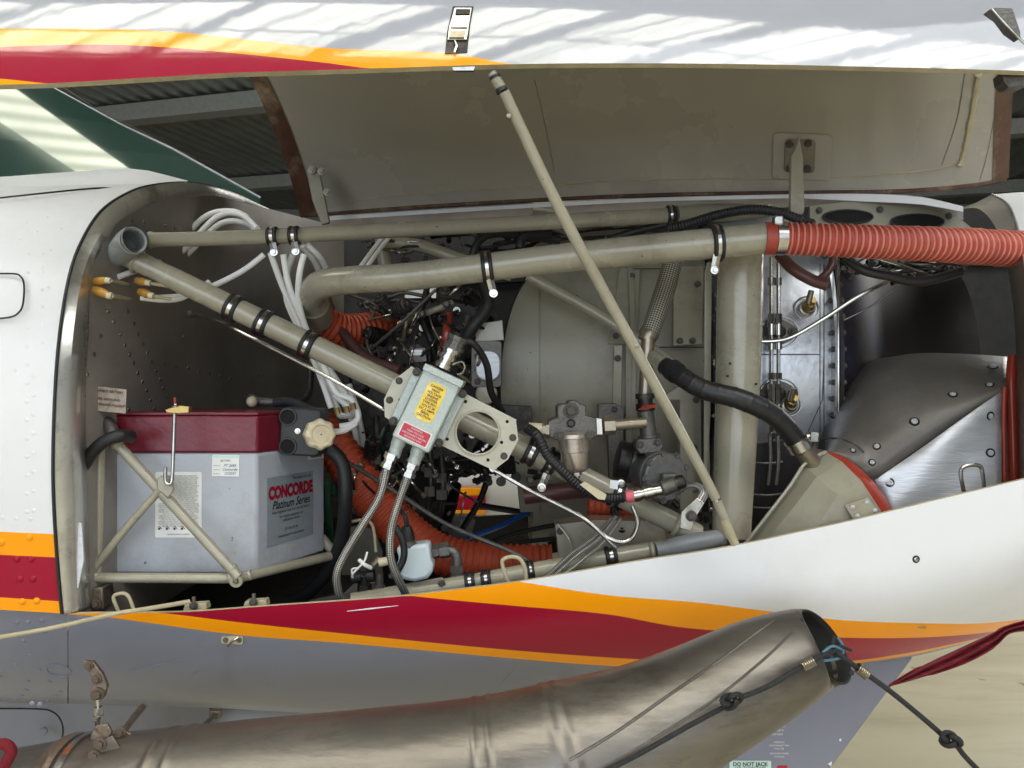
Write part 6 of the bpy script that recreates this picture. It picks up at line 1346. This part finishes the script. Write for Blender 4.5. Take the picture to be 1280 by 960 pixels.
mb = MB(); pipe(mb, [(272, 890, 1.12), (262, 900, 1.08), (246, 914, 1.03)], 3, seg=10); mb.build('hanger_link', 'mid', hg2)
mb = MB(); mb.box(P(270, 892, 1.11), (.014, .012, .01)); mb.build('hanger_foot', 'rust', hg2, bevel=.001)
# red cap at left bottom
mb = MB(); pipe(mb, [(-14, 936, .88), (4, 930, .88), (14, 940, .88), (2, 962, .88)], 7, seg=12); mb.build('red_strap', 'flag', label='crimson strap at the lower left corner of the exhaust pipe', cat='strap')
# ================================================================ BUNGEE CORD, FLAG
bgc = thing('bungee_cord', P(1045, 810, .9), 'black bungee cord tied at the exhaust mouth with knots and wire whippings', 'bungee cord')
def bp(pts, r, nm, m='cord', n=10, seg=10):
    mb = MB(); pipe(mb, pts, r, n=n, seg=seg); return mb.build(nm, m, bgc)
bp([(1046, 812, .89), (1012, 828, .865), (960, 858, .85), (925, 872, .845)], 3.2, 'cord_strand'); bp([(905, 884, .845), (860, 908, .84), (800, 942, .83), (735, 975, .82)], 3.2, 'cord_strand')
bp([(1045, 814, .89), (1065, 830, .88), (1110, 862, .87), (1160, 903, .86), (1180, 921, .86)], 3.3, 'cord_strand'); bp([(1193, 926, .86), (1205, 944, .86), (1235, 975, .86)], 3.3, 'cord_strand')
bp([(1043, 796, .9), (1041, 806, .89), (1046, 816, .89), (1050, 808, .895), (1064, 813, .9)], 2, 'cord_loop'); bp([(1047, 797, .905), (1054, 809, .90), (1050, 822, .89), (1030, 826, .875)], 1.8, 'cord_loop', 'teal'); bp([(1028, 816, .88), (1040, 808, .885), (1052, 812, .89)], 1.8, 'cord_loop', 'teal')
def knot(cx, cy, d, s, a):
    pts = []
    for i in range(41):
        t = i/40*2*math.pi; r = s*(1.6+.75*math.cos(3*t)); x, y = rot2(r*math.cos(2*t), r*.62*math.sin(2*t), math.radians(a)); pts.append(P(cx+x, cy+y, d-.004+.006*math.sin(3*t)))
    mb = MB(); mb.tube(pts, 3.2*K*d, 10, True); mb.build('knot', 'cord', bgc)
knot(914, 876, .842, 6, -25); knot(1188, 925, .858, 6, 20)
for x, y, a, d in ((1010, 829, -28, .862), (1078, 839, 40, .876)):
    t = math.radians(a); ax = Vector((math.cos(t), 0, -math.sin(t))); u = Vector((0, 1, 0)); v = ax.cross(u); c_ = P(x, y, d); pts = []
    for i in range(91): f = i/90; th = f*2*math.pi*6; pts.append(c_+ax*(f-.5)*.013+(u*math.cos(th)+v*math.sin(th))*.0048)
    mb = MB(); mb.tube(pts, .0011, 6); mb.build('wire_whipping', 'bronze', bgc)
mb = MB(); mb.ball(P(1064, 841, .87), .003); mb.build('cord_tip', 'cord', bgc)
fl = thing('streamer_flag', P(1113, 858, .95), 'crimson fabric streamer twisted along the lower right nose', 'streamer')
C0 = smooth([(1111, 858, .95, 1), (1150, 842, .95, 10), (1200, 822, .955, 15), (1240, 802, .96, 13), (1262, 788, .965, 8), (1300, 782, .97, 14)], 12)
g = []
for i, a in enumerate(C0):
    row = []
    for j in range(13):
        f = j/12-.5; row.append(P(a[0]+f*a[3]*.7, a[1]+f*a[3]*1.1-a[3]*.1, a[2]+.006*math.sin(f*14+i*.12)*min(1, a[3]/10)+.01*abs(f)))
    g.append(row)
mb = MB(); mb.grid(g); mb.build('flag_cloth', 'flag', fl, ang=80, recalc=False, solid=.0012)
# ================================================================ NOSE GEAR DOOR
gd = thing('gear_door', P(950, 960, 1.25), 'flat blue grey gear door with small stencilled notes under the exhaust mouth', 'gear door')
mb = MB(); mb.prism([(600, 845), (1060, 820), (1142, 822), (1028, 975), (1010, 1010), (600, 1010)], 1.26, .02); gdo = mb.build('door_panel', 'grey', gd, bevel=.003)
for x0, ys in ((971, (894, 898.5, 903, 908, 913, 918)), (974, (928, 932, 936, 942, 946))):
    for i, y in enumerate(ys):
        text(gd, ['WARNING', 'TURN ANGLE', 'MAX STEERING', 'ANGLE 51 DEG', 'MAXIMUM 51', 'TOW LIMIT'][i] if x0 == 971 else ['STEERING', 'DISCONNECT PIN', 'MUST BE', 'REMOVED WHEN', 'TOWING'][i], P(x0, y, 1.2585), (1, 0, 0), (0, 0, 1), .0036, 'inkw')
lb2 = lab(rpoly(938, 961, rrect(52, 20, 2), 0), 1.2585, 'lab_m', 'jack_label', gd); text(lb2, 'DO NOT JACK', P(938, 955.5, 1.2578), (1, 0, 0), (0, 0, 1), .0078, 'ink', bold=.0002); text(lb2, 'OR TOW THIS', P(938, 960.5, 1.2578), (1, 0, 0), (0, 0, 1), .0072, 'ink')
lab([(972, 957.5), (984, 957.5), (984, 965), (972, 965)], 1.2585, 'lab_r', 'red_mark', gd)
mb = MB(); mb.prism([(1049, 926), (1050, 923), (1052, 924), (1051, 927)], 1.2585, .001); mb.prism([(1035, 955), (1040, 952), (1039, 958)], 1.2585, .001); mb.build('paint_chip', 'inkw', gd)
